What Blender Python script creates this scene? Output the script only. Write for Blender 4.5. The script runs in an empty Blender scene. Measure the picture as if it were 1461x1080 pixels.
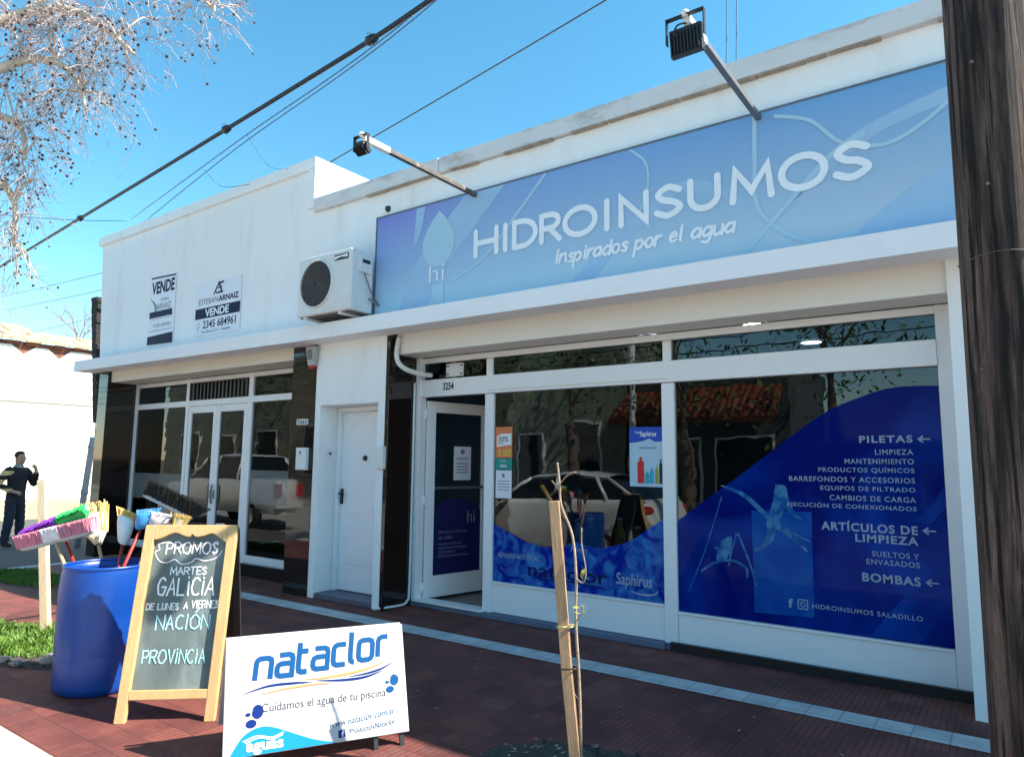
import bpy, bmesh, math, random
from mathutils import Vector, Matrix, noise

random.seed(7)
SC = bpy.context.scene
COL = SC.collection
V = Vector
PI = math.pi

# ------------------------------------------------------------------ camera
cam_d = bpy.data.cameras.new('camera')
cam = bpy.data.objects.new('camera', cam_d)
COL.objects.link(cam)
cam_d.sensor_fit = 'HORIZONTAL'
cam_d.sensor_width = 36.0
cam_d.lens = 24.43
cam_d.clip_start = 0.05
cam_d.clip_end = 2000
right = V((0.8131, 0.5827, 0.0102)); down = V((-0.0613, 0.1033, -0.9928)); fwd = V((-0.5791, 0.8061, 0.1192))
m = Matrix((right, -down, -fwd)).transposed().to_4x4()
m.translation = V((0, 0, 1.6))
cam.matrix_world = m
SC.camera = cam

# ------------------------------------------------------------------ light
SUN_AZ, SUN_EL = math.radians(24.2), math.radians(46)       # azimuth from +X towards +Y
sdir = V((math.cos(SUN_EL) * math.cos(SUN_AZ), math.cos(SUN_EL) * math.sin(SUN_AZ), math.sin(SUN_EL)))
sun_d = bpy.data.lights.new('sun', 'SUN')
sun_d.energy = 5.0
sun_d.angle = math.radians(0.5)
sun_d.color = (1.0, 0.93, 0.82)
sun = bpy.data.objects.new('sun', sun_d)
COL.objects.link(sun)
sun.rotation_euler = sdir.to_track_quat('Z', 'Y').to_euler()
sun.location = (20, 10, 30)
W = bpy.data.worlds.new('World'); SC.world = W; W.use_nodes = True
wn = W.node_tree.nodes; wl = W.node_tree.links
sky = wn.new('ShaderNodeTexSky'); sky.sky_type = 'NISHITA'; sky.sun_disc = False
sky.sun_elevation = SUN_EL; sky.sun_rotation = math.atan2(sdir.x, sdir.y)
sky.altitude = 20; sky.air_density = 1.0; sky.dust_density = 0.1; sky.ozone_density = 1.8
hs = wn.new('ShaderNodeHueSaturation'); hs.inputs['Saturation'].default_value = 1.25; hs.inputs['Hue'].default_value = 0.476
wl.new(sky.outputs[0], hs.inputs['Color'])
wl.new(hs.outputs[0], wn['Background'].inputs['Color'])
wn['Background'].inputs['Strength'].default_value = 0.108
SC.view_settings.view_transform = 'Standard'; SC.view_settings.look = 'None'
SC.view_settings.gamma = 1.0; SC.view_settings.exposure = 1.4
SC.cycles.max_bounces = 8; SC.cycles.transparent_max_bounces = 12

# ------------------------------------------------------------------ materials
def nodes_of(name):
    mt = bpy.data.materials.new(name); mt.use_nodes = True
    return mt, mt.node_tree.nodes, mt.node_tree.links

def mat(name, col, rough=0.6, var=0.12, scale=6.0, bump=0.0, bscale=40.0, metal=0.0, coat=0.0, stain=None, stain_amt=0.0,
        stain_scale=1.5, stretch=(1, 1, 1), spec=0.5, emit=None):
    mt, n, l = nodes_of(name)
    b = n['Principled BSDF']
    b.inputs['Roughness'].default_value = rough; b.inputs['Metallic'].default_value = metal
    b.inputs['Coat Weight'].default_value = coat; b.inputs['Specular IOR Level'].default_value = spec
    tc = n.new('ShaderNodeTexCoord'); mp = n.new('ShaderNodeMapping'); mp.inputs['Scale'].default_value = stretch
    l.new(tc.outputs['Object'], mp.inputs[0])
    nz = n.new('ShaderNodeTexNoise'); nz.inputs['Scale'].default_value = scale; nz.inputs['Detail'].default_value = 6
    l.new(mp.outputs[0], nz.inputs['Vector'])
    mx = n.new('ShaderNodeMix'); mx.data_type = 'RGBA'
    c = V(col)
    mx.inputs[6].default_value = (*(c * (1 - var)), 1); mx.inputs[7].default_value = (*[min(1, q) for q in c * (1 + var)], 1)
    l.new(nz.outputs[0], mx.inputs[0])
    out = mx.outputs[2]
    if stain:
        ns = n.new('ShaderNodeTexNoise'); ns.inputs['Scale'].default_value = stain_scale; ns.inputs['Detail'].default_value = 8
        ns.inputs['Roughness'].default_value = 0.7
        l.new(mp.outputs[0], ns.inputs['Vector'])
        rp = n.new('ShaderNodeValToRGB'); rp.color_ramp.elements[0].position = 0.52; rp.color_ramp.elements[1].position = 0.72
        rp.color_ramp.elements[1].color = (stain_amt,) * 3 + (1,)
        l.new(ns.outputs[0], rp.inputs[0])
        m2 = n.new('ShaderNodeMix'); m2.data_type = 'RGBA'
        l.new(rp.outputs[0], m2.inputs[0]); l.new(out, m2.inputs[6]); m2.inputs[7].default_value = (*stain, 1)
        out = m2.outputs[2]
    l.new(out, b.inputs['Base Color'])
    if bump:
        nb = n.new('ShaderNodeTexNoise'); nb.inputs['Scale'].default_value = bscale; nb.inputs['Detail'].default_value = 5
        l.new(mp.outputs[0], nb.inputs['Vector'])
        bp = n.new('ShaderNodeBump'); bp.inputs['Strength'].default_value = bump; bp.inputs['Distance'].default_value = 0.02
        l.new(nb.outputs[0], bp.inputs['Height']); l.new(bp.outputs[0], b.inputs['Normal'])
    if emit:
        b.inputs['Emission Color'].default_value = (*emit[0], 1); b.inputs['Emission Strength'].default_value = emit[1]
    return mt

def plain(name, col, rough=0.5, metal=0.0, coat=0.0):
    return mat(name, col, rough, 0.06, 12.0, metal=metal, coat=coat, spec=0.15)

def glass(name, ior=1.7, tint=(0.62, 0.7, 0.72)):
    mt, n, l = nodes_of(name)
    n.remove(n['Principled BSDF'])
    tr = n.new('ShaderNodeBsdfTransparent'); tr.inputs[0].default_value = (*tint, 1)
    gl = n.new('ShaderNodeBsdfGlossy'); gl.inputs['Roughness'].default_value = 0.0
    nb = n.new('ShaderNodeTexNoise'); nb.inputs['Scale'].default_value = 2.2
    tc = n.new('ShaderNodeTexCoord'); l.new(tc.outputs['Object'], nb.inputs['Vector'])
    bp = n.new('ShaderNodeBump'); bp.inputs['Strength'].default_value = 0.055; bp.inputs['Distance'].default_value = 0.02
    l.new(nb.outputs[0], bp.inputs['Height']); l.new(bp.outputs[0], gl.inputs['Normal'])
    fr = n.new('ShaderNodeFresnel'); fr.inputs['IOR'].default_value = ior
    mx = n.new('ShaderNodeMixShader')
    l.new(fr.outputs[0], mx.inputs[0]); l.new(tr.outputs[0], mx.inputs[1]); l.new(gl.outputs[0], mx.inputs[2])
    l.new(mx.outputs[0], n['Material Output'].inputs['Surface'])
    return mt

def film(name, col, alpha, rough=0.06, pattern=None, scale=4.0, ior=1.13):
    """printed adhesive film behind glossy glass"""
    mt, n, l = nodes_of(name)
    b = n['Principled BSDF']; b.inputs['Roughness'].default_value = rough; b.inputs['IOR'].default_value = ior
    b.inputs['Alpha'].default_value = alpha
    if pattern:
        tc = n.new('ShaderNodeTexCoord'); nz = n.new('ShaderNodeTexNoise'); nz.inputs['Scale'].default_value = scale
        nz.inputs['Detail'].default_value = 3; nz.inputs['Distortion'].default_value = 1.5
        l.new(tc.outputs['Object'], nz.inputs['Vector'])
        rp = n.new('ShaderNodeValToRGB'); rp.color_ramp.elements[0].position = 0.40; rp.color_ramp.elements[1].position = 0.72
        rp.color_ramp.elements[0].color = (*col, 1); rp.color_ramp.elements[1].color = (*pattern, 1)
        l.new(nz.outputs[0], rp.inputs[0]); l.new(rp.outputs[0], b.inputs['Base Color'])
    else:
        b.inputs['Base Color'].default_value = (*col, 1)
    return mt

MT = {}
MT['wall'] = mat('white_render', (0.88, 0.88, 0.88), 0.85, 0.03, 2.0, 0.15, 60, stain=(0.60, 0.58, 0.53), stain_amt=0.32, stain_scale=1.1, stretch=(2.2, 1, 0.35))
MT['coping'] = mat('stained_coping', (0.70, 0.69, 0.70), 0.85, 0.06, 3.0, 0.3, 40, stain=(0.30, 0.26, 0.20), stain_amt=0.75, stain_scale=2.2, stretch=(0.7, 1, 2.5))
MT['slab'] = mat('white_slab_paint', (0.88, 0.88, 0.90), 0.75, 0.03, 2.0, 0.1, 50, stain=(0.66, 0.62, 0.55), stain_amt=0.3, stain_scale=1.2)
MT['soffit'] = mat('cream_bounce_lintel_paint', (0.74, 0.68, 0.58), 0.8, 0.05, 3.0, 0.1, 50, stain=(0.5, 0.36, 0.24), stain_amt=0.35, stain_scale=1.6)  # beige paint with warm ground bounce put into the colour
MT['lintel'] = mat('pale_bounce_lintel_paint', (0.80, 0.77, 0.71), 0.8, 0.04, 3.0, 0.1, 50)  # slight warmth of bounced sunlight put into this paint colour
MT['black_tile'] = mat('polished_black_tile', (0.016, 0.010, 0.009), 0.04, 0.3, 9.0, spec=0.6)  # brown tint in the black stands for the reflected street
MT['alu'] = mat('white_aluminium', (0.86, 0.86, 0.88), 0.35, 0.02, 3.0)
MT['white_door'] = mat('white_gloss_door', (0.86, 0.87, 0.89), 0.35, 0.03, 4.0, stain=(0.55, 0.55, 0.55), stain_amt=0.25, stain_scale=3)
MT['glass'] = glass('window_glass', 1.7, (.45, .52, .55))
MT['door_glass'] = glass('door_glass', 1.4, (0.62, 0.78, 0.82))
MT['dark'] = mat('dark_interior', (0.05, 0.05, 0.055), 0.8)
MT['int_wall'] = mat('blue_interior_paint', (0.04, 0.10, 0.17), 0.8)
MT['int_floor'] = mat('interior_tiles', (0.16, 0.14, 0.13), 0.3, 0.1)
MT['plinth'] = mat('grey_blue_plinth', (0.12, 0.15, 0.22), 0.7, 0.12, 5, 0.2, 40)
MT['stone_step'] = mat('dark_slate_step', (0.10, 0.11, 0.15), 0.5, 0.15, 8, 0.1, 40)
MT['lamp'] = mat('lit_lamp', (0.9, 0.9, 0.9), 0.4, emit=((1, 0.96, 0.88), 14))
MT['grey_metal'] = mat('galvanised_metal', (0.20, 0.20, 0.21), 0.45, 0.25, 14, metal=0.6)
MT['rusty'] = mat('weathered_metal', (0.11, 0.095, 0.085), 0.6, 0.4, 16, metal=0.3, stain=(0.40, 0.37, 0.32), stain_amt=0.8, stain_scale=7)
MT['black_metal'] = mat('black_metal', (0.015, 0.015, 0.016), 0.4, 0.2, 20)
MT['white_plastic'] = mat('white_plastic', (0.76, 0.76, 0.75), 0.4, 0.03, 6)
MT['grey_plastic'] = mat('grey_plastic', (0.38, 0.40, 0.42), 0.5, 0.05, 6)
MT['ac_white'] = mat('ac_painted_metal', (0.70, 0.70, 0.69), 0.4, 0.03, 3, stain=(0.5, 0.42, 0.33), stain_amt=0.25, stain_scale=3)
MT['dark_grille'] = mat('dark_grille', (0.03, 0.028, 0.028), 0.5, 0.2, 20)
MT['navy'] = plain('navy_print', (0.004, 0.007, 0.040), 0.5)
MT['grey_print'] = plain('grey_print', (0.20, 0.23, 0.28), 0.5)
MT['paper'] = mat('white_banner_vinyl', (0.80, 0.80, 0.86), 0.5, 0.02)
MT['white_print'] = plain('white_print', (0.82, 0.84, 0.86), 0.5)
MT['dim_print'] = plain('pale_blue_print', (0.30, 0.38, 0.52), 0.5)
MT['dark_print'] = plain('dark_print', (0.02, 0.02, 0.02), 0.5)
MT['sign_white'] = plain('sign_white_letters', (0.84, 0.88, 0.92), 0.5)
MT['sign_pale'] = plain('sign_pale_art', (0.42, 0.62, 0.76), 0.5)
MT['sign_pale2'] = plain('sign_soft_art', (0.36, 0.54, 0.74), 0.5)
MT['wood_frame'] = mat('pine_frame', (0.56, 0.36, 0.16), 0.55, 0.22, 5, 0.2, 30, stretch=(6, 6, 0.7))
MT['wood_stake'] = mat('rough_sawn_stake', (0.44, 0.27, 0.15), 0.8, 0.35, 6, 0.5, 25, stretch=(8, 8, 0.8), stain=(0.16, 0.10, 0.07), stain_amt=0.6, stain_scale=4)
MT['wood_post'] = mat('pale_post_wood', (0.58, 0.46, 0.30), 0.8, 0.2, 6, 0.4, 25, stretch=(8, 8, 0.8))
MT['chalkboard'] = mat('smeared_chalkboard', (0.12, 0.15, 0.148), 0.85, 0.5, 3.0, stretch=(3, 3, 1), stain=(0.24, 0.29, 0.29), stain_amt=0.7, stain_scale=2.2)
MT['chalk'] = mat('white_chalk', (0.80, 0.80, 0.78), 0.9, 0.2, 60)
MT['chalk_pink'] = mat('pinkish_chalk', (0.80, 0.70, 0.74), 0.9, 0.2, 60)
MT['chalk_blue'] = mat('blue_chalk', (0.42, 0.78, 0.86), 0.9, 0.2, 60)
MT['chalk_green'] = mat('green_chalk', (0.40, 0.82, 0.74), 0.9, 0.2, 60)
MT['barrel'] = mat('blue_drum_plastic', (0.001, 0.046, 0.27), 0.38, 0.12, 2.5, 0.05, 30, stain=(0.003, 0.085, 0.34), stain_amt=0.5, stain_scale=3)
MT['nat_white'] = mat('white_sheet_metal', (0.50, 0.50, 0.50), 0.45, 0.02, 3, stain=(0.40, 0.40, 0.42), stain_amt=0.3, stain_scale=2)
MT['nat_blue'] = plain('blue_print', (0.005, 0.070, 0.21), 0.45)
MT['nat_deep'] = plain('deep_blue_print', (0.005, 0.024, 0.15), 0.45)
MT['nat_cyan'] = plain('cyan_print', (0.008, 0.22, 0.46), 0.45)
MT['nat_orange'] = plain('orange_print', (0.60, 0.27, 0.09), 0.45)
MT['nat_grey'] = plain('grey_text_print', (0.06, 0.062, 0.08), 0.45)
MT['rubber'] = mat('tyre_rubber', (0.015, 0.015, 0.015), 0.8)
MT['cable'] = mat('black_cable', (0.012, 0.014, 0.022), 0.5)
MT['cable_blue'] = mat('thin_line_wire', (0.05, 0.12, 0.2), 0.5)
MT['bark_pale'] = mat('pale_bark', (0.56, 0.48, 0.40), 0.9, 0.3, 6, 0.5, 20)
MT['twig'] = mat('pale_twig', (0.40, 0.315, 0.29), 0.9, 0.35, 6)
MT['pod'] = mat('dry_seed_ball', (0.075, 0.045, 0.055), 0.9, 0.4, 30)
MT['bark_dark'] = mat('dark_bark', (0.10, 0.075, 0.055), 0.9, 0.3, 6, 0.6, 14)
MT['leaf'] = mat('green_leaf', (0.05, 0.11, 0.02), 0.6, 0.5, 3)
MT['grass'] = mat('grass_blades', (0.10, 0.20, 0.025), 0.6, 0.5, 3)
MT['soil'] = mat('dark_soil', (0.05, 0.045, 0.04), 0.95, 0.5, 14, 0.8, 30)
MT['rock'] = mat('grey_rubble', (0.22, 0.22, 0.23), 0.9, 0.3, 12, 0.6, 25)
MT['asphalt'] = mat('worn_asphalt', (0.085, 0.082, 0.078), 0.9, 0.25, 10, 0.4, 90)
MT['dirt'] = mat('dry_dirt', (0.36, 0.28, 0.17), 0.95, 0.25, 3, 0.5, 20, stain=(0.22, 0.17, 0.08), stain_amt=0.7, stain_scale=2)
MT['earth'] = mat('far_earth', (0.16, 0.15, 0.09), 0.95, 0.3, 0.3)
MT['kerb'] = mat('whitewashed_kerb', (0.62, 0.62, 0.60), 0.85, 0.12, 5, 0.3, 40)
MT['concrete_road'] = mat('concrete_bounce_road', (0.36, 0.35, 0.325), 0.9, 0.15, 2, 0.2, 40)  # unseen road, made pale to bounce sunlight onto the facades
MT['black_wood'] = mat('near_black_wood', (0.02, 0.017, 0.015), 0.7, 0.3, 8)  # one near-black colour for the whole rear frame and its panel
MT['ac_grille'] = mat('dark_brown_grille', (0.10, 0.085, 0.08), 0.5)
MT['mortar'] = mat('exposed_brown_mortar', (0.40, 0.34, 0.28), 0.95, 0.5, 12, 0.5, 40)
MT['bark_sapling'] = mat('sapling_bark', (0.34, 0.26, 0.19), 0.9, 0.4, 25, 0.5, 60)
MT['stone_walk'] = mat('grey_walk', (0.36, 0.34, 0.31), 0.9, 0.2, 3, 0.2, 40)  # far walk out of view, kept light as a bounce surface
MT['house_wall'] = mat('old_white_plaster', (0.78, 0.76, 0.70), 0.9, 0.04, 1.5, 0.2, 30, stain=(0.58, 0.54, 0.46), stain_amt=0.35, stain_scale=0.7)
MT['brick'] = mat('old_red_brick', (0.20, 0.08, 0.05), 0.95, 0.4, 8, 0.6, 20)
MT['roof_tile'] = mat('sunbleached_tile', (0.50, 0.36, 0.22), 0.9, 0.35, 4, 0.5, 16)
MT['shaded_brick'] = mat('shade_dark_brick_edge', (0.03, 0.027, 0.025), 0.95, 0.5, 8, 0.8, 14)  # brick darkened in its colour to stand for shade and silhouette
MT['skin'] = mat('skin', (0.50, 0.28, 0.19), 0.6, 0.08)
MT['hair'] = mat('black_hair', (0.012, 0.010, 0.010), 0.6)
MT['denim'] = mat('dark_denim', (0.018, 0.023, 0.045), 0.85, 0.5, 9, 0.9, 10)
MT['black_cloth'] = mat('black_knit', (0.020, 0.020, 0.024), 0.9, 0.5, 9, 0.9, 12)
MT['collar'] = mat('grey_collar', (0.30, 0.29, 0.30), 0.9)
MT['silver'] = mat('silver_car_paint', (0.70, 0.71, 0.68), 0.35, 0.03, 3, metal=0.15, coat=0.6)
MT['car_glass'] = mat('dark_car_glass', (0.01, 0.012, 0.013), 0.05, 0.1)
MT['tail'] = mat('red_tail_lamp', (0.45, 0.012, 0.012), 0.15)
MT['orange_roof'] = mat('orange_awning', (0.15, 0.032, 0.010), 0.7, 0.5, 4)
MT['stucco_green'] = mat('grey_green_stucco', (0.17, 0.18, 0.14), 0.9, 0.2, 1.5, 0.2, 30, stain=(0.04, 0.045, 0.03), stain_amt=0.9, stain_scale=1.3)
MT['stucco_cream'] = mat('cream_stucco', (0.20, 0.17, 0.12), 0.9, 0.12, 1.5, 0.2, 30)
MT['red_fence'] = mat('red_painted_rail', (0.35, 0.02, 0.02), 0.5)

def pavement_mat():
    mt, n, l = nodes_of('ribbed_red_paving_tile')
    b = n['Principled BSDF']; b.inputs['Roughness'].default_value = 0.75
    tc = n.new('ShaderNodeTexCoord'); sx = n.new('ShaderNodeSeparateXYZ'); l.new(tc.outputs['Object'], sx.inputs[0])
    def groove(axis, period, width):
        d = n.new('ShaderNodeMath'); d.operation = 'DIVIDE'; d.inputs[1].default_value = period; l.new(sx.outputs[axis], d.inputs[0])
        f = n.new('ShaderNodeMath'); f.operation = 'FRACT'; l.new(d.outputs[0], f.inputs[0])
        p = n.new('ShaderNodeMath'); p.operation = 'PINGPONG'; p.inputs[1].default_value = 0.5; l.new(f.outputs[0], p.inputs[0])
        mr = n.new('ShaderNodeMapRange'); mr.inputs[1].default_value = 0.0; mr.inputs[2].default_value = width
        l.new(p.outputs[0], mr.inputs[0]); return mr.outputs[0]
    g1 = groove(0, 0.04, 0.16); g2 = groove(1, 0.20, 0.025); g3 = groove(0, 0.20, 0.025)
    mn = n.new('ShaderNodeMath'); mn.operation = 'MINIMUM'; l.new(g2, mn.inputs[0]); l.new(g3, mn.inputs[1])
    m2 = n.new('ShaderNodeMath'); m2.operation = 'MULTIPLY'; l.new(g1, m2.inputs[0]); l.new(mn.outputs[0], m2.inputs[1])
    nz = n.new('ShaderNodeTexNoise'); nz.inputs['Scale'].default_value = 1.1; nz.inputs['Detail'].default_value = 12; nz.inputs['Roughness'].default_value = 0.78
    l.new(tc.outputs['Object'], nz.inputs['Vector'])
    vo = n.new('ShaderNodeTexWhiteNoise'); vo.noise_dimensions = '2D'
    fl = n.new('ShaderNodeVectorMath'); fl.operation = 'SCALE'; fl.inputs['Scale'].default_value = 5.0; l.new(tc.outputs['Object'], fl.inputs[0])
    f2 = n.new('ShaderNodeVectorMath'); f2.operation = 'FLOOR'; l.new(fl.outputs[0], f2.inputs[0]); l.new(f2.outputs[0], vo.inputs['Vector'])
    av = n.new('ShaderNodeMix'); av.inputs[0].default_value = 0.14; l.new(nz.outputs[0], av.inputs[2]); l.new(vo.outputs[0], av.inputs[3])
    rp = n.new('ShaderNodeValToRGB'); rp.color_ramp.elements[0].position = 0.32; rp.color_ramp.elements[1].position = 0.68
    rp.color_ramp.elements[0].color = (0.060, 0.012, 0.012, 1); rp.color_ramp.elements[1].color = (0.25, 0.070, 0.052, 1)
    l.new(av.outputs[0], rp.inputs[0])
    mx = n.new('ShaderNodeMix'); mx.data_type = 'RGBA'; mx.inputs[6].default_value = (0.032, 0.010, 0.011, 1)
    mr = n.new('ShaderNodeMapRange'); mr.inputs[3].default_value = 0.35; l.new(m2.outputs[0], mr.inputs[0])
    od = n.new('ShaderNodeMath'); od.operation = 'GREATER_THAN'; od.inputs[1].default_value = 0.955; l.new(vo.outputs[0], od.inputs[0])
    du_ = n.new('ShaderNodeTexNoise'); du_.inputs['Scale'].default_value = 2.3; du_.inputs['Detail'].default_value = 10; du_.inputs['Roughness'].default_value = 0.72; l.new(tc.outputs['Object'], du_.inputs['Vector'])
    dr_ = n.new('ShaderNodeMapRange'); dr_.inputs[1].default_value = 0.56; dr_.inputs[2].default_value = 0.78; dr_.inputs[4].default_value = 0.55; l.new(du_.outputs[0], dr_.inputs[0])
    o2 = n.new('ShaderNodeMath'); o2.operation = 'MULTIPLY_ADD'; o2.inputs[1].default_value = 0.22; l.new(od.outputs[0], o2.inputs[0]); l.new(dr_.outputs[0], o2.inputs[2])
    dm = n.new('ShaderNodeMix'); dm.data_type = 'RGBA'; dm.inputs[7].default_value = (0.20, 0.12, 0.10, 1); l.new(o2.outputs[0], dm.inputs[0]); l.new(rp.outputs[0], dm.inputs[6])
    l.new(mr.outputs[0], mx.inputs[0]); l.new(dm.outputs[2], mx.inputs[7]); l.new(mx.outputs[2], b.inputs['Base Color'])
    bp = n.new('ShaderNodeBump'); bp.inputs['Strength'].default_value = 0.6; bp.inputs['Distance'].default_value = 0.006
    l.new(m2.outputs[0], bp.inputs['Height']); l.new(bp.outputs[0], b.inputs['Normal'])
    return mt
MT['paving'] = pavement_mat()

def stripe_mat():
    mt, n, l = nodes_of('pale_paving_stripe')
    b = n['Principled BSDF']; b.inputs['Roughness'].default_value = 0.8
    tc = n.new('ShaderNodeTexCoord'); br = n.new('ShaderNodeTexBrick'); br.offset = 0
    br.inputs['Scale'].default_value = 1.0; br.inputs['Brick Width'].default_value = 0.2; br.inputs['Row Height'].default_value = 0.5
    br.inputs['Mortar Size'].default_value = 0.005
    br.inputs['Color1'].default_value = (0.60, 0.60, 0.60, 1); br.inputs['Color2'].default_value = (0.50, 0.51, 0.51, 1); br.inputs['Mortar'].default_value = (0.34, 0.33, 0.33, 1)
    l.new(tc.outputs['Object'], br.inputs['Vector'])
    nz = n.new('ShaderNodeTexNoise'); nz.inputs['Scale'].default_value = 5; nz.inputs['Detail'].default_value = 8; l.new(tc.outputs['Object'], nz.inputs['Vector'])
    mx = n.new('ShaderNodeMix'); mx.data_type = 'RGBA'; mx.blend_type = 'MULTIPLY'; mx.inputs[0].default_value = 0.5
    rp = n.new('ShaderNodeValToRGB'); rp.color_ramp.elements[0].position = 0.3; rp.color_ramp.elements[0].color = (0.5, 0.48, 0.46, 1); rp.color_ramp.elements[1].position = 0.6
    l.new(nz.outputs[0], rp.inputs[0]); l.new(br.outputs[0], mx.inputs[6]); l.new(rp.outputs[0], mx.inputs[7]); l.new(mx.outputs[2], b.inputs['Base Color'])
    return mt
MT['stripe'] = stripe_mat()

def pole_mat():
    mt, n, l = nodes_of('weathered_pole_wood')
    b = n['Principled BSDF']; b.inputs['Roughness'].default_value = 0.9
    tc = n.new('ShaderNodeTexCoord')
    def nz(sc, scale, det, dist=0.0, ro=.6):
        mp = n.new('ShaderNodeMapping'); mp.inputs['Scale'].default_value = sc; l.new(tc.outputs['Object'], mp.inputs[0])
        t = n.new('ShaderNodeTexNoise'); t.inputs['Scale'].default_value = scale; t.inputs['Detail'].default_value = det; t.inputs['Roughness'].default_value = ro; t.inputs['Distortion'].default_value = dist
        l.new(mp.outputs[0], t.inputs['Vector']); return t.outputs[0]
    big = nz((11, 11, .9), 1.3, 4, .3); fine = nz((90, 90, 4.5), 1.5, 10, .2, .75); mid = nz((30, 30, 1.1), 1.2, 6, .5)
    def ramp(src, p0, c0, p1, c1):
        rp = n.new('ShaderNodeValToRGB'); e = rp.color_ramp.elements; e[0].position = p0; e[0].color = (*c0, 1); e[1].position = p1; e[1].color = (*c1, 1); l.new(src, rp.inputs[0]); return rp.outputs[0]
    base = ramp(big, .36, (.020, .013, .011), .64, (.23, .15, .12))
    fib = ramp(fine, .30, (.18, .16, .16), .62, (1, 1, 1)); crk = ramp(mid, .43, (.05, .04, .04), .50, (1, 1, 1))
    m1 = n.new('ShaderNodeMix'); m1.data_type = 'RGBA'; m1.blend_type = 'MULTIPLY'; m1.inputs[0].default_value = 1; l.new(base, m1.inputs[6]); l.new(fib, m1.inputs[7])
    m2 = n.new('ShaderNodeMix'); m2.data_type = 'RGBA'; m2.blend_type = 'MULTIPLY'; m2.inputs[0].default_value = 1; l.new(m1.outputs[2], m2.inputs[6]); l.new(crk, m2.inputs[7])
    l.new(m2.outputs[2], b.inputs['Base Color'])
    ad = n.new('ShaderNodeMath'); ad.operation = 'ADD'; l.new(fib, ad.inputs[0]); l.new(crk, ad.inputs[1])
    bp = n.new('ShaderNodeBump'); bp.inputs['Strength'].default_value = 0.8; bp.inputs['Distance'].default_value = 0.008
    l.new(ad.outputs[0], bp.inputs['Height']); l.new(bp.outputs[0], b.inputs['Normal'])
    return mt
MT['pole'] = pole_mat()

def sign_mat():
    mt, n, l = nodes_of('printed_blue_sign_face')
    b = n['Principled BSDF']; b.inputs['Roughness'].default_value = 0.45
    tc = n.new('ShaderNodeTexCoord'); sx = n.new('ShaderNodeSeparateXYZ'); l.new(tc.outputs['Object'], sx.inputs[0])
    mr = n.new('ShaderNodeMapRange'); mr.inputs[1].default_value = 0.0; mr.inputs[2].default_value = 1.2; l.new(sx.outputs[2], mr.inputs[0])
    mrx = n.new('ShaderNodeMapRange'); mrx.inputs[1].default_value = 0.0; mrx.inputs[2].default_value = 5.6; l.new(sx.outputs[0], mrx.inputs[0])
    lo = n.new('ShaderNodeValToRGB'); lo.color_ramp.elements[0].color = (0.40, 0.66, 0.78, 1); lo.color_ramp.elements[1].color = (0.52, 0.62, 0.70, 1)
    hi = n.new('ShaderNodeValToRGB'); hi.color_ramp.elements[0].color = (0.20, 0.22, 0.62, 1); hi.color_ramp.elements[1].color = (0.16, 0.38, 0.66, 1)
    q = hi.color_ramp.elements.new(0.3); q.color = (0.23, 0.36, 0.66, 1)
    l.new(mrx.outputs[0], lo.inputs[0]); l.new(mrx.outputs[0], hi.inputs[0])
    mx = n.new('ShaderNodeMix'); mx.data_type = 'RGBA'; l.new(mr.outputs[0], mx.inputs[0]); l.new(lo.outputs[0], mx.inputs[6]); l.new(hi.outputs[0], mx.inputs[7])
    l.new(mx.outputs[2], b.inputs['Base Color'])
    wv = n.new('ShaderNodeTexChecker'); wv.inputs['Scale'].default_value = 60; l.new(tc.outputs['Object'], wv.inputs[0])
    bp = n.new('ShaderNodeBump'); bp.inputs['Strength'].default_value = 0.04; bp.inputs['Distance'].default_value = 0.002
    l.new(wv.outputs[1], bp.inputs['Height']); l.new(bp.outputs[0], b.inputs['Normal'])
    return mt
MT['sign'] = sign_mat()
MT['vinyl'] = film('blue_window_vinyl', (0.001, 0.008, 0.15), 0.98, 0.05, (0.003, 0.045, 0.34), 0.75)
MT['vinyl_water'] = film('water_print_vinyl', (0.003, 0.020, 0.29), 0.98, 0.05, (0.05, 0.22, 0.55), 5.5)
MT['vinyl_pale'] = film('pale_blue_vinyl', (0.005, 0.065, 0.34), 0.95, 0.05, (0.012, 0.11, 0.42), 2.0)
MT['vinyl_wave'] = film('wave_blue_vinyl', (0.002, 0.028, 0.25), 0.97, 0.05, (0.004, 0.06, 0.36), 1.5)
MT['vinyl_light'] = film('light_blue_vinyl', (0.012, 0.10, 0.34), 0.9, 0.06, (0.09, 0.28, 0.48), 7.0)
MT['vinyl_purple'] = film('purple_door_vinyl', (0.022, 0.02, 0.10), 0.95, 0.15)
MT['frost'] = film('frosted_film', (0.45, 0.46, 0.45), 0.35, 0.25)

def stripes_sweater():
    mt, n, l = nodes_of('banded_sleeve_knit')
    b = n['Principled BSDF']; b.inputs['Roughness'].default_value = 0.9
    tc = n.new('ShaderNodeTexCoord'); sx = n.new('ShaderNodeSeparateXYZ'); l.new(tc.outputs['Object'], sx.inputs[0])
    d = n.new('ShaderNodeMath'); d.operation = 'MULTIPLY_ADD'; d.inputs[1].default_value = 6.2; d.inputs[2].default_value = 0.35; l.new(sx.outputs[2], d.inputs[0])
    f = n.new('ShaderNodeMath'); f.operation = 'FRACT'; l.new(d.outputs[0], f.inputs[0])
    g = n.new('ShaderNodeMath'); g.operation = 'GREATER_THAN'; g.inputs[1].default_value = 0.48; l.new(f.outputs[0], g.inputs[0])
    mx = n.new('ShaderNodeMix'); mx.data_type = 'RGBA'; mx.inputs[6].default_value = (0.02, 0.015, 0.015, 1); mx.inputs[7].default_value = (0.75, 0.52, 0.22, 1)
    l.new(g.outputs[0], mx.inputs[0]); l.new(mx.outputs[2], b.inputs['Base Color'])
    return mt
MT['sleeve'] = stripes_sweater()

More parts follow.
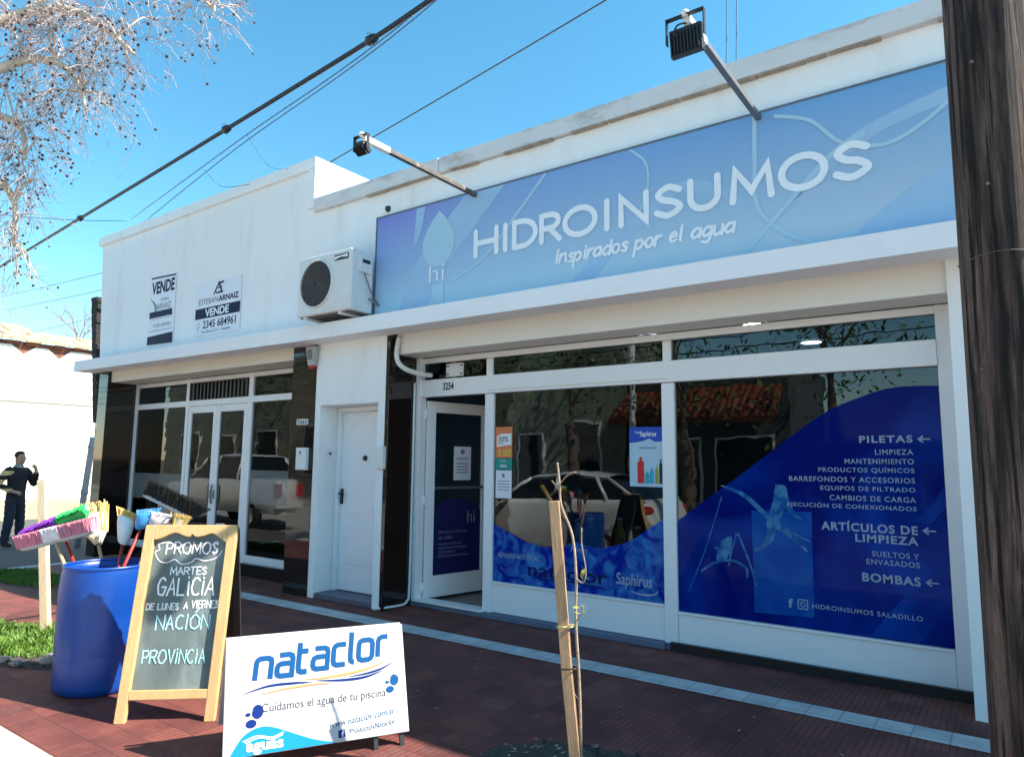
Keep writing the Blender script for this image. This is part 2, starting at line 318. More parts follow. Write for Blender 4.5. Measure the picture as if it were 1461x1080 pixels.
# ------------------------------------------------------------------ mesh builder
class MB:
    def __init__(s): s.v = []; s.f = []; s.sm = []
    def add(s, vs, fs, smooth=False):
        o = len(s.v); s.v += [V(p) for p in vs]
        for f in fs: s.f.append([i + o for i in f]); s.sm.append(smooth)
        return s
    def box(s, x0, x1, y0, y1, z0, z1):
        return s.obox(V((x0, y0, z0)), V((x1 - x0, 0, 0)), V((0, y1 - y0, 0)), V((0, 0, z1 - z0)))
    def obox(s, o, a, b, c):
        o, a, b, c = V(o), V(a), V(b), V(c)
        p = [o, o + a, o + a + b, o + b, o + c, o + a + c, o + a + b + c, o + b + c]
        return s.add(p, [(0, 3, 2, 1), (4, 5, 6, 7), (0, 1, 5, 4), (1, 2, 6, 5), (2, 3, 7, 6), (3, 0, 4, 7)])
    def tube(s, pts, r, n=8, caps=True, smooth=True, flat=1.0):
        pts = [V(p) for p in pts]; k = len(pts)
        rs = r if isinstance(r, (list, tuple)) else [r] * k
        vs = []; prev = None
        for i, p in enumerate(pts):
            t = (pts[min(i + 1, k - 1)] - pts[max(i - 1, 0)])
            if t.length < 1e-9: t = V((0, 0, 1))
            t.normalize()
            if prev is None:
                prev = t.orthogonal().normalized()
            prev = (prev - t * prev.dot(t))
            if prev.length < 1e-6: prev = t.orthogonal()
            prev.normalize(); q = t.cross(prev)
            for j in range(n):
                a = 2 * PI * j / n
                vs.append(p + (prev * math.cos(a) + q * math.sin(a) * flat) * rs[i])
        fs = [(i * n + j, i * n + (j + 1) % n, (i + 1) * n + (j + 1) % n, (i + 1) * n + j) for i in range(k - 1) for j in range(n)]
        s.add(vs, fs, smooth)
        if caps:
            o = len(s.v) - len(vs)
            s.f.append([o + j for j in reversed(range(n))]); s.sm.append(False)
            s.f.append([o + (k - 1) * n + j for j in range(n)]); s.sm.append(False)
        return s
    def lathe(s, prof, c, n=32, axis='z', smooth=True):
        c = V(c); vs = []; k = len(prof)
        for r, h in prof:
            for j in range(n):
                a = 2 * PI * j / n
                if axis == 'z': vs.append(c + V((r * math.cos(a), r * math.sin(a), h)))
                elif axis == 'y': vs.append(c + V((r * math.cos(a), h, r * math.sin(a))))
                else: vs.append(c + V((h, r * math.cos(a), r * math.sin(a))))
        fs = [(i * n + j, i * n + (j + 1) % n, (i + 1) * n + (j + 1) % n, (i + 1) * n + j) for i in range(k - 1) for j in range(n)]
        return s.add(vs, fs, smooth)
    def ell(s, c, r, n=12, m=8, smooth=True):
        c = V(c); r = V(r) if not isinstance(r, (int, float)) else V((r, r, r)); vs = []
        for i in range(m + 1):
            t = PI * i / m
            for j in range(n):
                a = 2 * PI * j / n
                vs.append(c + V((r.x * math.sin(t) * math.cos(a), r.y * math.sin(t) * math.sin(a), r.z * math.cos(t))))
        fs = [(i * n + j, (i + 1) * n + j, (i + 1) * n + (j + 1) % n, i * n + (j + 1) % n) for i in range(m) for j in range(n)]
        return s.add(vs, fs, smooth)
    def poly(s, fr, pts, off=0.0, thick=0.0):
        a = [fr.at(x, y, off) for x, y in pts]; k = len(a)
        if thick:
            b = [fr.at(x, y, off - thick) for x, y in pts]
            s.add(a + b, [list(range(k)), list(reversed(range(k, 2 * k)))] + [(i, k + i, k + (i + 1) % k, (i + 1) % k) for i in range(k)])
        else: s.add(a, [list(range(k))])
        return s
    def stroke(s, fr, pts, w, off=0.0, closed=False, cap=True):
        """ribbon of width w (number or list) along 2D points, round caps"""
        P = [V((p[0], p[1])) for p in pts]; k = len(P)
        ws = w if isinstance(w, (list, tuple)) else [w] * k
        L, R = [], []
        for i in range(k):
            if closed: a, b = P[(i - 1) % k], P[(i + 1) % k]
            else: a, b = P[max(i - 1, 0)], P[min(i + 1, k - 1)]
            d1 = P[i] - a; d2 = b - P[i]
            if d1.length < 1e-9: d1 = d2.copy()
            if d2.length < 1e-9: d2 = d1.copy()
            d1.normalize(); d2.normalize()
            n1 = V((-d1.y, d1.x)); n2 = V((-d2.y, d2.x)); nn = n1 + n2
            if nn.length < 1e-6: nn = n1.copy()
            nn.normalize(); sc = 1 / max(0.45, nn.dot(n1))
            L.append(P[i] + nn * ws[i] * .5 * sc); R.append(P[i] - nn * ws[i] * .5 * sc)
        ro = [off + 0.0006 * i / max(1, k - 1) for i in range(k)] if not closed else [off] * k
        vs = [fr.at(p.x, p.y, ro[i]) for i, p in enumerate(L)] + [fr.at(p.x, p.y, ro[i]) for i, p in enumerate(R)]
        rng = range(k if closed else k - 1)
        s.add(vs, [(i, k + i, k + (i + 1) % k, (i + 1) % k) for i in rng])
        if cap and not closed:
            for e, nb in ((0, 1), (k - 1, k - 2)):
                d = (P[e] - P[nb]).normalized(); nrm = V((-d.y, d.x)); r = ws[e] * .5
                arc = [P[e] + (nrm * math.cos(t) + d * math.sin(t)) * r for t in [PI * q / 6 for q in range(7)]]
                f = [fr.at(p.x, p.y, off + (-0.0001 if e == 0 else 0.0007)) for p in arc]
                s.add(f, [list(reversed(range(7)))])
        return s
    def text(s, fr, body, x0, x1, y0, y1, off=0.0, bold=0.0, shear=0.0, spacing=1.0):
        """text fitted to the box x0..x1, y0..y1 (y1 None: natural aspect)"""
        cu = bpy.data.curves.new('t', 'FONT'); cu.body = body; cu.size = 1; cu.offset = bold; cu.shear = shear; cu.space_character = spacing
        cu.resolution_u = 4
        ob = bpy.data.objects.new('t', cu)
        me = bpy.data.meshes.new_from_object(ob)
        xs = [v.co.x for v in me.vertices]; ys = [v.co.y for v in me.vertices]
        ax, bx, ay, by = min(xs), max(xs), min(ys), max(ys)
        sx = (x1 - x0) / (bx - ax); sy = (y1 - y0) / (by - ay) if y1 is not None else sx
        o = len(s.v)
        for v in me.vertices: s.v.append(fr.at(x0 + (v.co.x - ax) * sx, y0 + (v.co.y - ay) * sy, off))
        for p in me.polygons: s.f.append([i + o for i in p.vertices]); s.sm.append(False)
        bpy.data.objects.remove(ob); bpy.data.curves.remove(cu); bpy.data.meshes.remove(me)
        return s

class Fr:
    """plane frame: origin, u to the right, v up, n towards the viewer"""
    def __init__(s, o, u, v): s.o = V(o); s.u = V(u).normalized(); s.vv = V(v).normalized(); s.n = s.u.cross(s.vv)
    def at(s, x, y, off=0.0): return s.o + s.u * x + s.vv * y + s.n * off

def FY(y): return Fr((0, y, 0), (1, 0, 0), (0, 0, 1))

WM = {}
def tag(o, label=None, cat=None, group=None, kind=None):
    if label: o['label'] = label
    if cat: o['category'] = cat
    if group: o['group'] = group
    if kind: o['kind'] = kind
    return o
def thing(name, label, cat, loc=(0, 0, 0), group=None):
    o = bpy.data.objects.new(name, None); COL.objects.link(o); o.location = loc
    o.empty_display_size = 0.1
    WM[o.name] = V(loc)
    return tag(o, label, cat, group)
def part(name, mb, mt, parent=None, base=None, bevel=0.0, seg=2):
    """links one mesh; vertices are given in world space and stored relative to the thing's base"""
    b = WM[parent.name] if parent is not None else V(base if base is not None else (0, 0, 0))
    me = bpy.data.meshes.new(name)
    me.from_pydata([tuple(p - b) for p in mb.v], [], mb.f)
    me.polygons.foreach_set('use_smooth', mb.sm)
    me.update()
    bm = bmesh.new(); bm.from_mesh(me)
    if not name.startswith(('lettering', 'vinyl', 'print', 'art')): bmesh.ops.recalc_face_normals(bm, faces=bm.faces)
    bm.to_mesh(me); bm.free()
    o = bpy.data.objects.new(name, me); COL.objects.link(o)
    me.materials.append(mt)
    if parent is not None: o.parent = parent
    else: o.location = b
    WM[o.name] = b
    if bevel:
        md = o.modifiers.new('bevel', 'BEVEL'); md.width = bevel; md.segments = seg; md.limit_method = 'ANGLE'; md.angle_limit = math.radians(40)
    return o
def copy_thing(o, loc, label=None):
    c = o.copy(); COL.objects.link(c); c.location = loc
    if label: c['label'] = label
    for ch in o.children:
        k = ch.copy(); COL.objects.link(k); k.parent = c
        for g in ch.children:
            q = g.copy(); COL.objects.link(q); q.parent = k
    return c
def struct(name, mb, mt, base=(0, 0, 0)):
    o = part(name, mb, mt, None, base); o['kind'] = 'structure'; return o
def arc(cx, cy, rx, ry, a0, a1, n=14):
    return [(cx + rx * math.cos(math.radians(a0 + (a1 - a0) * i / n)), cy + ry * math.sin(math.radians(a0 + (a1 - a0) * i / n))) for i in range(n + 1)]
def smooth(pts, n=6):
    """Catmull-Rom through points"""
    P = [V(p) for p in pts]; out = []
    for i in range(len(P) - 1):
        p0, p1, p2, p3 = P[max(i - 1, 0)], P[i], P[i + 1], P[min(i + 2, len(P) - 1)]
        for k in range(n):
            t = k / n
            out.append(0.5 * ((2 * p1) + (p2 - p0) * t + (2 * p0 - 5 * p1 + 4 * p2 - p3) * t * t + (3 * p1 - p0 - 3 * p2 + p3) * t ** 3))
    out.append(P[-1]); return out

# single-stroke capitals in a unit box
GLY = {
 'A': [[(0, 0), (.5, 1), (1, 0)], [(.2, .36), (.8, .36)]],
 'C': [arc(.55, .5, .55, .5, 50, 310)],
 'D': [[(0, 0), (0, 1), (.35, 1)] + arc(.35, .5, .65, .5, 80, -80) + [(.35, 0), (0, 0)]],
 'E': [[(1, 1), (0, 1), (0, 0), (1, 0)], [(0, .52), (.8, .52)]],
 'G': [arc(.55, .5, .55, .5, 50, 330) + [(1.0, .45), (.6, .45)]],
 'H': [[(0, 0), (0, 1)], [(1, 0), (1, 1)], [(0, .5), (1, .5)]],
 'I': [[(.5, 0), (.5, 1)]],
 'i': [[(.5, 0), (.5, .8)], [(.5, .98), (.51, 1.05)]],
 'L': [[(0, 1), (0, 0), (1, 0)]],
 'M': [[(0, 0), (.08, 1), (.5, .25), (.92, 1), (1, 0)]],
 'N': [[(0, 0), (0, 1), (1, 0), (1, 1)]],
 'O': [arc(.5, .5, .5, .5, 90, 450, 22)],
 'P': [[(0, 0), (0, 1), (.5, 1)] + arc(.5, .74, .5, .26, 80, -80, 8) + [(.5, .48), (0, .48)]],
 'R': [[(0, 0), (0, 1), (.5, 1)] + arc(.5, .74, .45, .26, 80, -80, 8) + [(.5, .48), (0, .48)], [(.45, .48), (1, 0)]],
 'S': [smooth([(.92, .84), (.5, 1), (.1, .8), (.3, .57), (.7, .45), (.95, .22), (.5, 0), (.04, .16)], 5)],
 'T': [[(0, 1), (1, 1)], [(.5, 1), (.5, 0)]],
 'U': [[(0, 1), (0, .4)] + arc(.5, .4, .5, .4, 190, 350, 12) + [(1, .4), (1, 1)]],
 'V': [[(0, 1), (.5, 0), (1, 1)]],
 'X': [[(0, 0), (1, 1)], [(0, 1), (1, 0)]],
}
def glyphs(mb, fr, word, x0, x1, y0, y1, w, off=0.0, jit=0.0, gap=0.28, dy=0.0):
    wid = {'I': .25, 'i': .25, 'M': 1.15, 'O': 1.1, 'L': .75, 'E': .75, 'S': .75, 'P': .8, ' ': .5}
    tot = sum(wid.get(c, 0.9) for c in word) + gap * (len(word) - 1)
    x = x0; u = (x1 - x0) / tot; k = 0
    for i, c in enumerate(word):
        cw = wid.get(c, 0.9) * u
        yy = y0 + dy * i / max(1, len(word) - 1)
        for st in GLY.get(c, []):
            pts = [(x + (px if c not in 'Ii' else .5) * cw + random.uniform(-jit, jit), yy + py * (y1 - y0) + random.uniform(-jit, jit)) for px, py in st]
            mb.stroke(fr, pts, w, off + 0.0009 * (k % 3)); k += 1
        x += cw + gap * u
    return mb

LOW = {
 'I': (.55, [[(.3, 0), (.28, 1.55)]]), 'n': (.75, [[(0, 1), (.02, 0)], smooth([(.02, .5), (.28, 1), (.5, .85), (.56, 0)], 4)]),
 's': (.55, [smooth([(.46, .86), (.24, 1), (.06, .78), (.38, .42), (.34, .06), (0, .12)], 4)]),
 'p': (.75, [[(0, 1), (-.03, -.7)], smooth([(0, .7), (.28, 1), (.54, .6), (.3, .05), (0, .2)], 4)]),
 'i': (.35, [[(.1, 1), (.12, 0)], [(.1, 1.36), (.12, 1.42)]]), 'r': (.52, [[(0, 1), (.02, 0)], smooth([(.02, .55), (.2, .95), (.42, .98)], 4)]),
 'a': (.75, [smooth([(.52, .85), (.26, 1), (0, .5), (.2, .02), (.5, .35)], 4), [(.55, 1), (.56, .0)]]),
 'd': (.75, [smooth([(.52, .85), (.26, 1), (0, .5), (.2, .02), (.5, .35)], 4), [(.56, 1.6), (.56, .0)]]),
 'o': (.72, [arc(.27, .5, .27, .5, 80, 440, 14)]), 'e': (.66, [smooth([(0, .45), (.45, .6), (.28, 1), (.02, .6), (.15, .04), (.5, .16)], 4)]),
 'l': (.35, [[(.1, 1.6), (.1, .1), (.18, 0)]]), 'g': (.75, [smooth([(.52, .85), (.26, 1), (0, .5), (.2, .05), (.5, .35)], 4), smooth([(.55, 1), (.56, -.1), (.4, -.6), (.02, -.45)], 4)]),
 'u': (.75, [smooth([(0, 1), (.02, .3), (.2, 0), (.5, .3)], 4), [(.54, 1), (.56, 0)]]), ' ': (.55, [])}
def script(mb, fr, t, x0, x1, y, h, off):
    tot = sum(LOW[c][0] for c in t); u = (x1 - x0) / tot; x = x0; k = 0; r_ = random.Random(2)
    for c in t:
        dy = r_.uniform(-.006, .006)
        for st in LOW[c][1]:
            P = [(x + p[0] * u + p[1] * h * .20, y + dy + p[1] * h) for p in st]; n_ = len(P)
            mb.stroke(fr, P, [.021 + .007 * math.sin(PI * (i + .4) / n_) for i in range(n_)], off + .0009 * (k % 3)); k += 1
        x += LOW[c][0] * u

# ================================================================== GROUND
g = MB(); g.add([(-900, -900, -0.19), (900, -900, -0.19), (900, 900, -0.19), (-900, 900, -0.19)], [(0, 1, 2, 3)])
struct('ground', g, MT['earth'])
g = MB(); g.box(-60, 60, -6.2, 1.60, -0.185, -0.14); struct('road', g, MT['concrete_road'])
g = MB(); g.box(-21.6, -11.95, 1.62, 60, -0.18, -0.05); struct('side_street', g, MT['asphalt'])
g = MB(); g.box(-11.9, 16, 1.776, 12.3, -0.17, 0.0); struct('pavement', g, MT['paving'])
g = MB(); g.box(-11.9, 16, 1.58, 1.775, -0.17, 0.012); struct('kerb', g, MT['kerb'])
g = MB(); g.box(-11.95, -11.78, 3.2, 5.44, -0.16, 0.006); struct('kerb_edge', g, MT['kerb'])
g = MB(); g.add([(-10.4, 4.94, .004), (0.6, 4.94, .004), (0.6, 5.17, .004), (-10.4, 5.17, .004)], [(0, 1, 2, 3)]); struct('pavement_stripe', g, MT['stripe'])
g = MB(); g.box(-60, 60, -9.2, -6.2, -0.18, -0.01); struct('opposite_pavement', g, MT['stone_walk'])
g = MB()                                                     # dry verge at the foot of the old wall, bumpy
nx, ny = 30, 40
for i in range(nx + 1):
    for j in range(ny + 1):
        x = -26.2 + 4.8 * i / nx; y = 1.7 + 30 * j / ny
        g.v.append(V((x, y, -0.045 + 0.28 * max(0, (1 - i / nx)) ** 1.5 * 1.0 + 0.10 * (noise.noise(V((x * 1.1, y * 1.1, 0))) + .3) * min(1, 3 * (1 - i / nx)))))
for i in range(nx):
    for j in range(ny):
        a = i * (ny + 1) + j; g.f.append([a, a + ny + 1, a + ny + 2, a + 1]); g.sm.append(True)
struct('verge', g, MT['dirt'])

# ================================================================== CORNER BUILDING (left)
cb = thing('corner_building', 'white single-storey corner shop with black tiled pilasters and a tall stepped parapet', 'building', (-9.8, 5.5, 0))
YW = 5.45
g = MB(); g.poly(FY(YW), [(-12.60, 3.16), (-7.021, 3.16), (-7.021, 5.30), (-12.84, 5.30)], 0, .25); g.box(-7.25, -7.03, 5.7, 14, 3.2, 5.30); g.box(-12.60, -12.45, 5.705, 14, 0, 5.298)
g.box(-12.55, -7.25, 13.8, 14, 0, 5.30); g.box(-12.55, -7.25, 5.7, 13.8, 4.2, 4.4)
part('wall', g, MT['wall'], cb)
g = MB(); g.box(-12.90, -7.00, YW - .05, 5.74, 5.303, 5.45); g.box(-7.28, -7.00, 5.743, 6.6, 5.303, 5.45)
g.box(-7.14, -6.995, YW - .05, YW - .003, 4.78, 5.30)
g.box(-7.02, -7.0, YW, 6.6, 4.6, 5.30)
part('coping', g, MT['wall'], cb, bevel=.012)
g = MB(); g.obox((-12.84, 5.15, 3.045), (5.82, 0, -.042), (0, .297, 0), (0, 0, .175)); part('canopy_slab', g, MT['slab'], cb)
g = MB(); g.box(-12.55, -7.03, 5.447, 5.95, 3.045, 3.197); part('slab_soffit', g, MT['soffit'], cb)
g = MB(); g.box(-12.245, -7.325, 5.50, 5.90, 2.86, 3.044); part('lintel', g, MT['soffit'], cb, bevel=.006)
for x0, x1, yb in ((-12.56, -12.25, 6.1), (-7.32, -6.86, 6.1)):
    g = MB(); g.box(x0, x1, YW, yb, 0, 3.044); part('pilaster', g, MT['black_tile'], cb, bevel=.004)
g = MB(); g.box(-12.25, -10.62, 5.86, 6.05, 0, .17); g.box(-8.88, -7.32, 5.86, 6.05, 0, .17)
part('plinth', g, MT['black_tile'], cb, bevel=.004)
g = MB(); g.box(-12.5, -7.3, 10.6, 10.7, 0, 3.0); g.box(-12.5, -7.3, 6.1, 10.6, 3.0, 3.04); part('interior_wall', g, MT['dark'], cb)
g = MB(); g.box(-12.5, -7.3, 6.06, 10.6, 0, .02); part('interior_floor', g, MT['int_floor'], cb)
F0, F1 = 5.92, 5.98
g = MB()
g.box(-12.245, -12.18, F0, F1, .17, 2.86); g.box(-10.62, -10.54, F0, F1, 0, 2.86); g.box(-8.95, -8.85, F0, F1, 0, 2.86); g.box(-7.40, -7.325, F0, F1, .17, 2.86)
for a, b in ((-12.18, -10.62), (-10.54, -8.95), (-8.85, -7.40)):
    g.box(a, b, F0 + .003, F1 - .003, 2.79, 2.855); g.box(a, b, F0 + .003, F1 - .003, 2.42, 2.51)
g.box(-12.18, -10.62, F0 + .003, F1 - .003, .17, .27); g.box(-8.85, -7.40, F0 + .003, F1 - .003, .17, .27)
fr0 = part('window_frame', g, MT['alu'], cb, bevel=.004)
for a, b, c, d in ((-12.18, -10.62, 2.51, 2.79), (-10.54, -8.95, 2.51, 2.79), (-8.85, -7.40, 2.51, 2.79), (-12.18, -10.62, .27, 2.42), (-8.85, -7.40, .27, 2.42)):
    g = MB(); g.box(a, b, 5.947, 5.953, c, d); part('pane', g, MT['glass'], fr0)
g = MB()
for i in range(16): g.box(-10.5 + i * .1, -10.465 + i * .1, 5.90, 5.915, 2.515, 2.785)
part('grille', g, MT['dark_grille'], fr0)
fy = FY(5.94)
g = MB(); g.add([fy.at(x, y, .001) for x, y in ((-12.17, .95), (-10.63, .95), (-10.63, 1.36), (-12.17, 1.36))], [(0, 1, 2, 3)])
g.add([fy.at(x, y, .001) for x, y in ((-8.84, .98), (-7.41, .98), (-7.41, 1.45), (-8.84, 1.45))], [(0, 1, 2, 3)])
part('vinyl_band', g, MT['frost'], fr0)
for hx, s in ((-10.53, 1), (-8.96, -1)):
    x0, x1 = (hx, hx + .782) if s > 0 else (hx - .782, hx)
    g = MB(); g.box(x0, x0 + .085, 5.925, 5.975, .03, 2.415); g.box(x1 - .085, x1, 5.925, 5.975, .03, 2.415)
    g.box(x0 + .085, x1 - .085, 5.928, 5.972, .03, .22); g.box(x0 + .085, x1 - .085, 5.928, 5.972, 2.31, 2.415)
    dl = part('door', g, MT['alu'], cb, bevel=.004)
    g = MB(); g.box(x0 + .085, x1 - .085, 5.947, 5.953, .22, 2.31); part('pane', g, MT['glass'], dl)
    hx2 = x1 - .045 if s > 0 else x0 + .045
    g = MB(); g.tube([(hx2, 5.90, .95), (hx2, 5.88, .97), (hx2, 5.88, 1.2), (hx2, 5.90, 1.22)], .012, 8); g.box(hx2 - .015, hx2 + .015, 5.915, 5.926, 1.02, 1.14); part('handle', g, MT['grey_metal'], dl)

# ================================================================== SHOP BUILDING (right)
sb = thing('shop_building', 'white single-storey shop with large glazed front under a long white canopy slab', 'building', (-3.0, 5.5, 0))
XR = 0.42
g = MB(); g.box(-7.0195, XR, YW, 5.7, 3.15, 4.71); g.box(XR - .2, XR, 5.7, 14, 0, 4.71); g.box(-7.02, XR - .2, 13.8, 14, 0, 4.71); g.box(-7.02, XR - .2, 5.7, 13.8, 4.0, 4.2)
part('wall', g, MT['wall'], sb)
g = MB(); random.seed(3)
for a, b, j in ((-6.99, -4.9, 0), (-4.897, -2.62, .012), (-2.617, XR, -.006)): g.box(a, b, YW - .06 + j, 5.75, 4.713 + j * .4, 4.885 + j * .4)
part('coping', g, MT['coping'], sb, bevel=.008)
g = MB(); x = -6.2; rb = random.Random(8)
while x < XR - .3:
    L = rb.uniform(.08, .45)
    if rb.random() < .75: g.box(x, x + L, YW - .062 - rb.uniform(0, .006), YW + .02, 4.706 - rb.uniform(0, .009), 4.7128)
    x += L + rb.uniform(.0, .03)
part('broken_edge', g, MT['mortar'], sb)
g = MB(); g.obox((-7.0195, 5.15, 3.003), (XR + 7.0195, 0, -.008), (0, .297, 0), (0, 0, .175)); part('canopy_slab', g, MT['slab'], sb)
g = MB(); g.box(-5.62, XR, 5.447, 5.95, 3.03, 3.148); part('slab_soffit', g, MT['soffit'], sb)
g = MB(); g.box(-5.60, XR, 5.55, 5.90, 2.79, 3.027); part('lintel', g, MT['lintel'], sb, bevel=.006)
g = MB()                                                     # white rendered doorway with a deep reveal
g.box(-6.858, -6.76, YW, 5.83, 0, 3.148); g.box(-5.77, -5.655, YW, 5.83, 0, 3.148); g.box(-6.76, -5.77, YW, 5.83, 2.25, 3.148)
part('doorway_surround', g, MT['wall'], sb, bevel=.01)
g = MB(); g.box(-6.757, -5.773, 5.47, 5.95, 0, .06); part('doorstep', g, MT['stone_step'], sb, bevel=.006)
g = MB(); g.box(-6.755, -6.70, 5.72, 5.80, .06, 2.245); g.box(-5.83, -5.775, 5.72, 5.80, .06, 2.245); g.box(-6.70, -5.83, 5.72, 5.80, 2.19, 2.245)
dfm = part('door_frame', g, MT['white_door'], sb, bevel=.004)
g = MB(); g.box(-6.697, -5.833, 5.765, 5.80, .07, 2.187)
for z0, z1 in ((.38, .86), (.98, 2.05)):
    for q in (0.0, .045):                                    # raised mouldings round two panels
        d = .008 if q == 0 else .004
        g.box(-6.57 + q, -5.96 - q, 5.765 - d - (0.003 if q else 0), 5.764, z0 + q, z1 - q)
dr = part('house_door', g, MT['white_door'], sb, bevel=.004)
g = MB(); g.box(-6.685, -6.645, 5.748, 5.763, 1.08, 1.26); g.tube([(-6.665, 5.75, 1.2), (-6.665, 5.71, 1.2), (-6.58, 5.705, 1.195)], .011, 8); g.lathe([(0, -.012), (.013, -.01), (.013, .0)], (-6.665, 5.752, 1.11), 10, 'y'); part('handle', g, MT['black_metal'], dr)
g = MB(); g.lathe([(0, -.02), (.028, -.018), (.034, 0)], (-6.27, 5.752, 1.63), 14, 'y'); part('peephole', g, MT['black_metal'], dr)
g = MB(); g.box(-5.653, -5.60, YW, 5.93, 0, 3.028); part('pilaster', g, MT['black_tile'], sb, bevel=.004)
# shop front
F0, F1 = 5.92, 5.99
XA, XB, XC, XD = -5.60, -4.57, -2.53, -.30
g = MB()
g.box(XA - .0, XA + .07, F0 - .04, F1, 0, 2.79)
g.box(XB - .04, XB + .075, F0, F1, .05, 2.33); g.box(XC - .045, XC + .075, F0, F1, .05, 2.33); g.box(XD - .11, XD, F0, F1, .05, 2.79)
g.box(XA + .07, XD - .11, F0 - .02, F1, 2.335, 2.53)
g.box(XB - .03, XB + .05, F0 + .004, F1, 2.53, 2.72); g.box(XC - .03, XC + .05, F0 + .004, F1, 2.53, 2.72)
g.box(XA + .07, XD - .11, F0 + .002, F1 - .004, 2.725, 2.788)
sf = part('shopfront_frame', g, MT['alu'], sb, bevel=.005)
g = MB(); g.add([(XB + .02, 5.897, 2.36), (XC + .02, 5.897, 2.36), (XC + .02, 5.897, 2.372), (XB + .02, 5.897, 2.372)], [(0, 1, 2, 3)])
part('trim_line', g, MT['soffit'], sf)
for a, b in ((XA + .07, XB - .03), (XB + .05, XC - .03), (XC + .05, XD - .11)):
    g = MB(); g.box(a, b, 5.952, 5.958, 2.53, 2.725); part('pane', g, MT['glass'], sf)
for a, b, zb in ((XB + .078, XC - .048, .36), (XC + .078, XD - .113, .315)):
    g = MB(); g.box(a, b, F0 + .012, F1 - .003, .06, zb - .01); g.box(a, b, F0 - .004, F1 - .002, zb - .008, zb + .012)
    wf = part('window_panel', g, MT['alu'], sb, bevel=.004)
    g = MB(); g.box(a, b, 5.952, 5.958, zb + .013, 2.332); part('pane', g, MT['glass'], wf)
    if a < -3: w1 = wf
    else: w2 = wf
g = MB(); g.box(-5.60, -2.56, 5.87, 6.0, 0, .055); g.box(-2.56, XD, 5.90, 6.0, 0, .055); part('plinth', g, MT['plinth'], sb, bevel=.006)
g = MB(); g.box(-2.50, XD + .1, 5.86, 5.897, .0, .075); part('dark_gap_bar', g, MT['black_metal'], sb)  # black bar put in for the shaded gap below the right window
g = MB(); g.box(-5.55, -4.58, 5.85, 6.02, .0551, .075); part('threshold', g, MT['alu'], sb)
g = MB(); g.box(-.297, XR, YW + .06, 6.0, 0, 3.027); part('side_pier', g, MT['wall'], sb)
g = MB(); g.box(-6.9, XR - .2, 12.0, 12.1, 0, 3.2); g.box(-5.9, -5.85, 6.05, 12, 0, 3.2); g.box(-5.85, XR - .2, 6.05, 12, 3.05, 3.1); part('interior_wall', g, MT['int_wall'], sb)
g = MB(); g.box(-5.85, XR - .2, 6.0, 12, 0, .03); part('interior_floor', g, MT['int_floor'], sb)
# open glass door leaf, hinged at the left jamb and swung inwards
ang = math.radians(78); du = V((math.cos(ang), math.sin(ang), 0)); dn = V((math.sin(ang), -math.cos(ang), 0))
dfr = Fr(V((-5.51, 6.0, 0)), du, (0, 0, 1)); LW = .93
g = MB()
def slab2(mb, fr, x0, x1, y0, y1, t): mb.obox(fr.at(x0, y0, 0), fr.u * (x1 - x0), fr.vv * (y1 - y0), -fr.n * t)
slab2(g, dfr, 0, .12, .06, 2.30, .045); slab2(g, dfr, LW - .10, LW, .06, 2.30, .045); slab2(g, dfr, .12, LW - .10, .06, .30, .043); slab2(g, dfr, .12, LW - .10, 2.17, 2.30, .043)
gd = part('glass_door', g, MT['alu'], sb, bevel=.004)
g = MB(); g.obox(dfr.at(.12, .30, -.02), du * (LW - .22), V((0, 0, 1.87)), -dfr.n * .006); part('pane', g, MT['door_glass'], gd)
pts = [(.125, .305), (LW - .105, .305), (LW - .105, .98)] + arc(.46, .97, .365, .20, 5, 175, 14) + [(.125, .98)]
g = MB(); g.poly(dfr, pts, -.015); part('vinyl', g, MT['vinyl_purple'], gd)
g = MB(); g.text(dfr, 'hi', .62, .74, .88, 1.02, -.012); g.text(dfr, 'Bañistas y fuentes', .20, .62, .76, .80, -.012, shear=.2); g.text(dfr, 'de calidad', .20, .40, .70, .74, -.012, shear=.2)
for i, t in enumerate(('EQUIPOS NUEVOS DE', 'INDUSTRIAS NACIONALES', 'DE PISCINAS Y', 'PRODUCTOS PARA EL AGUA')): g.text(dfr, t, .20, .20 + .02 * len(t), .63 - i * .045, .658 - i * .045, -.012)
part('lettering', g, MT['grey_print'], gd)
for z in (.18, 1.15, 2.15):
    g = MB(); g.tube([(-5.52, 5.985, z - .06), (-5.52, 5.985, z + .06)], .018, 10); part('hinge', g, MT['alu'], gd)
g = MB(); g.tube([dfr.at(LW - .05, 1.08, 0), dfr.at(LW - .05, 1.08, .05), dfr.at(LW - .05, 1.24, .05), dfr.at(LW - .05, 1.24, 0)], .012, 8); part('handle', g, MT['black_metal'], gd)
g = MB(); g.obox(dfr.at(.12, 1.28, .01), du * (LW - .22), V((0, 0, .03)), dfr.n * .02); part('push_bar', g, MT['grey_metal'], gd)

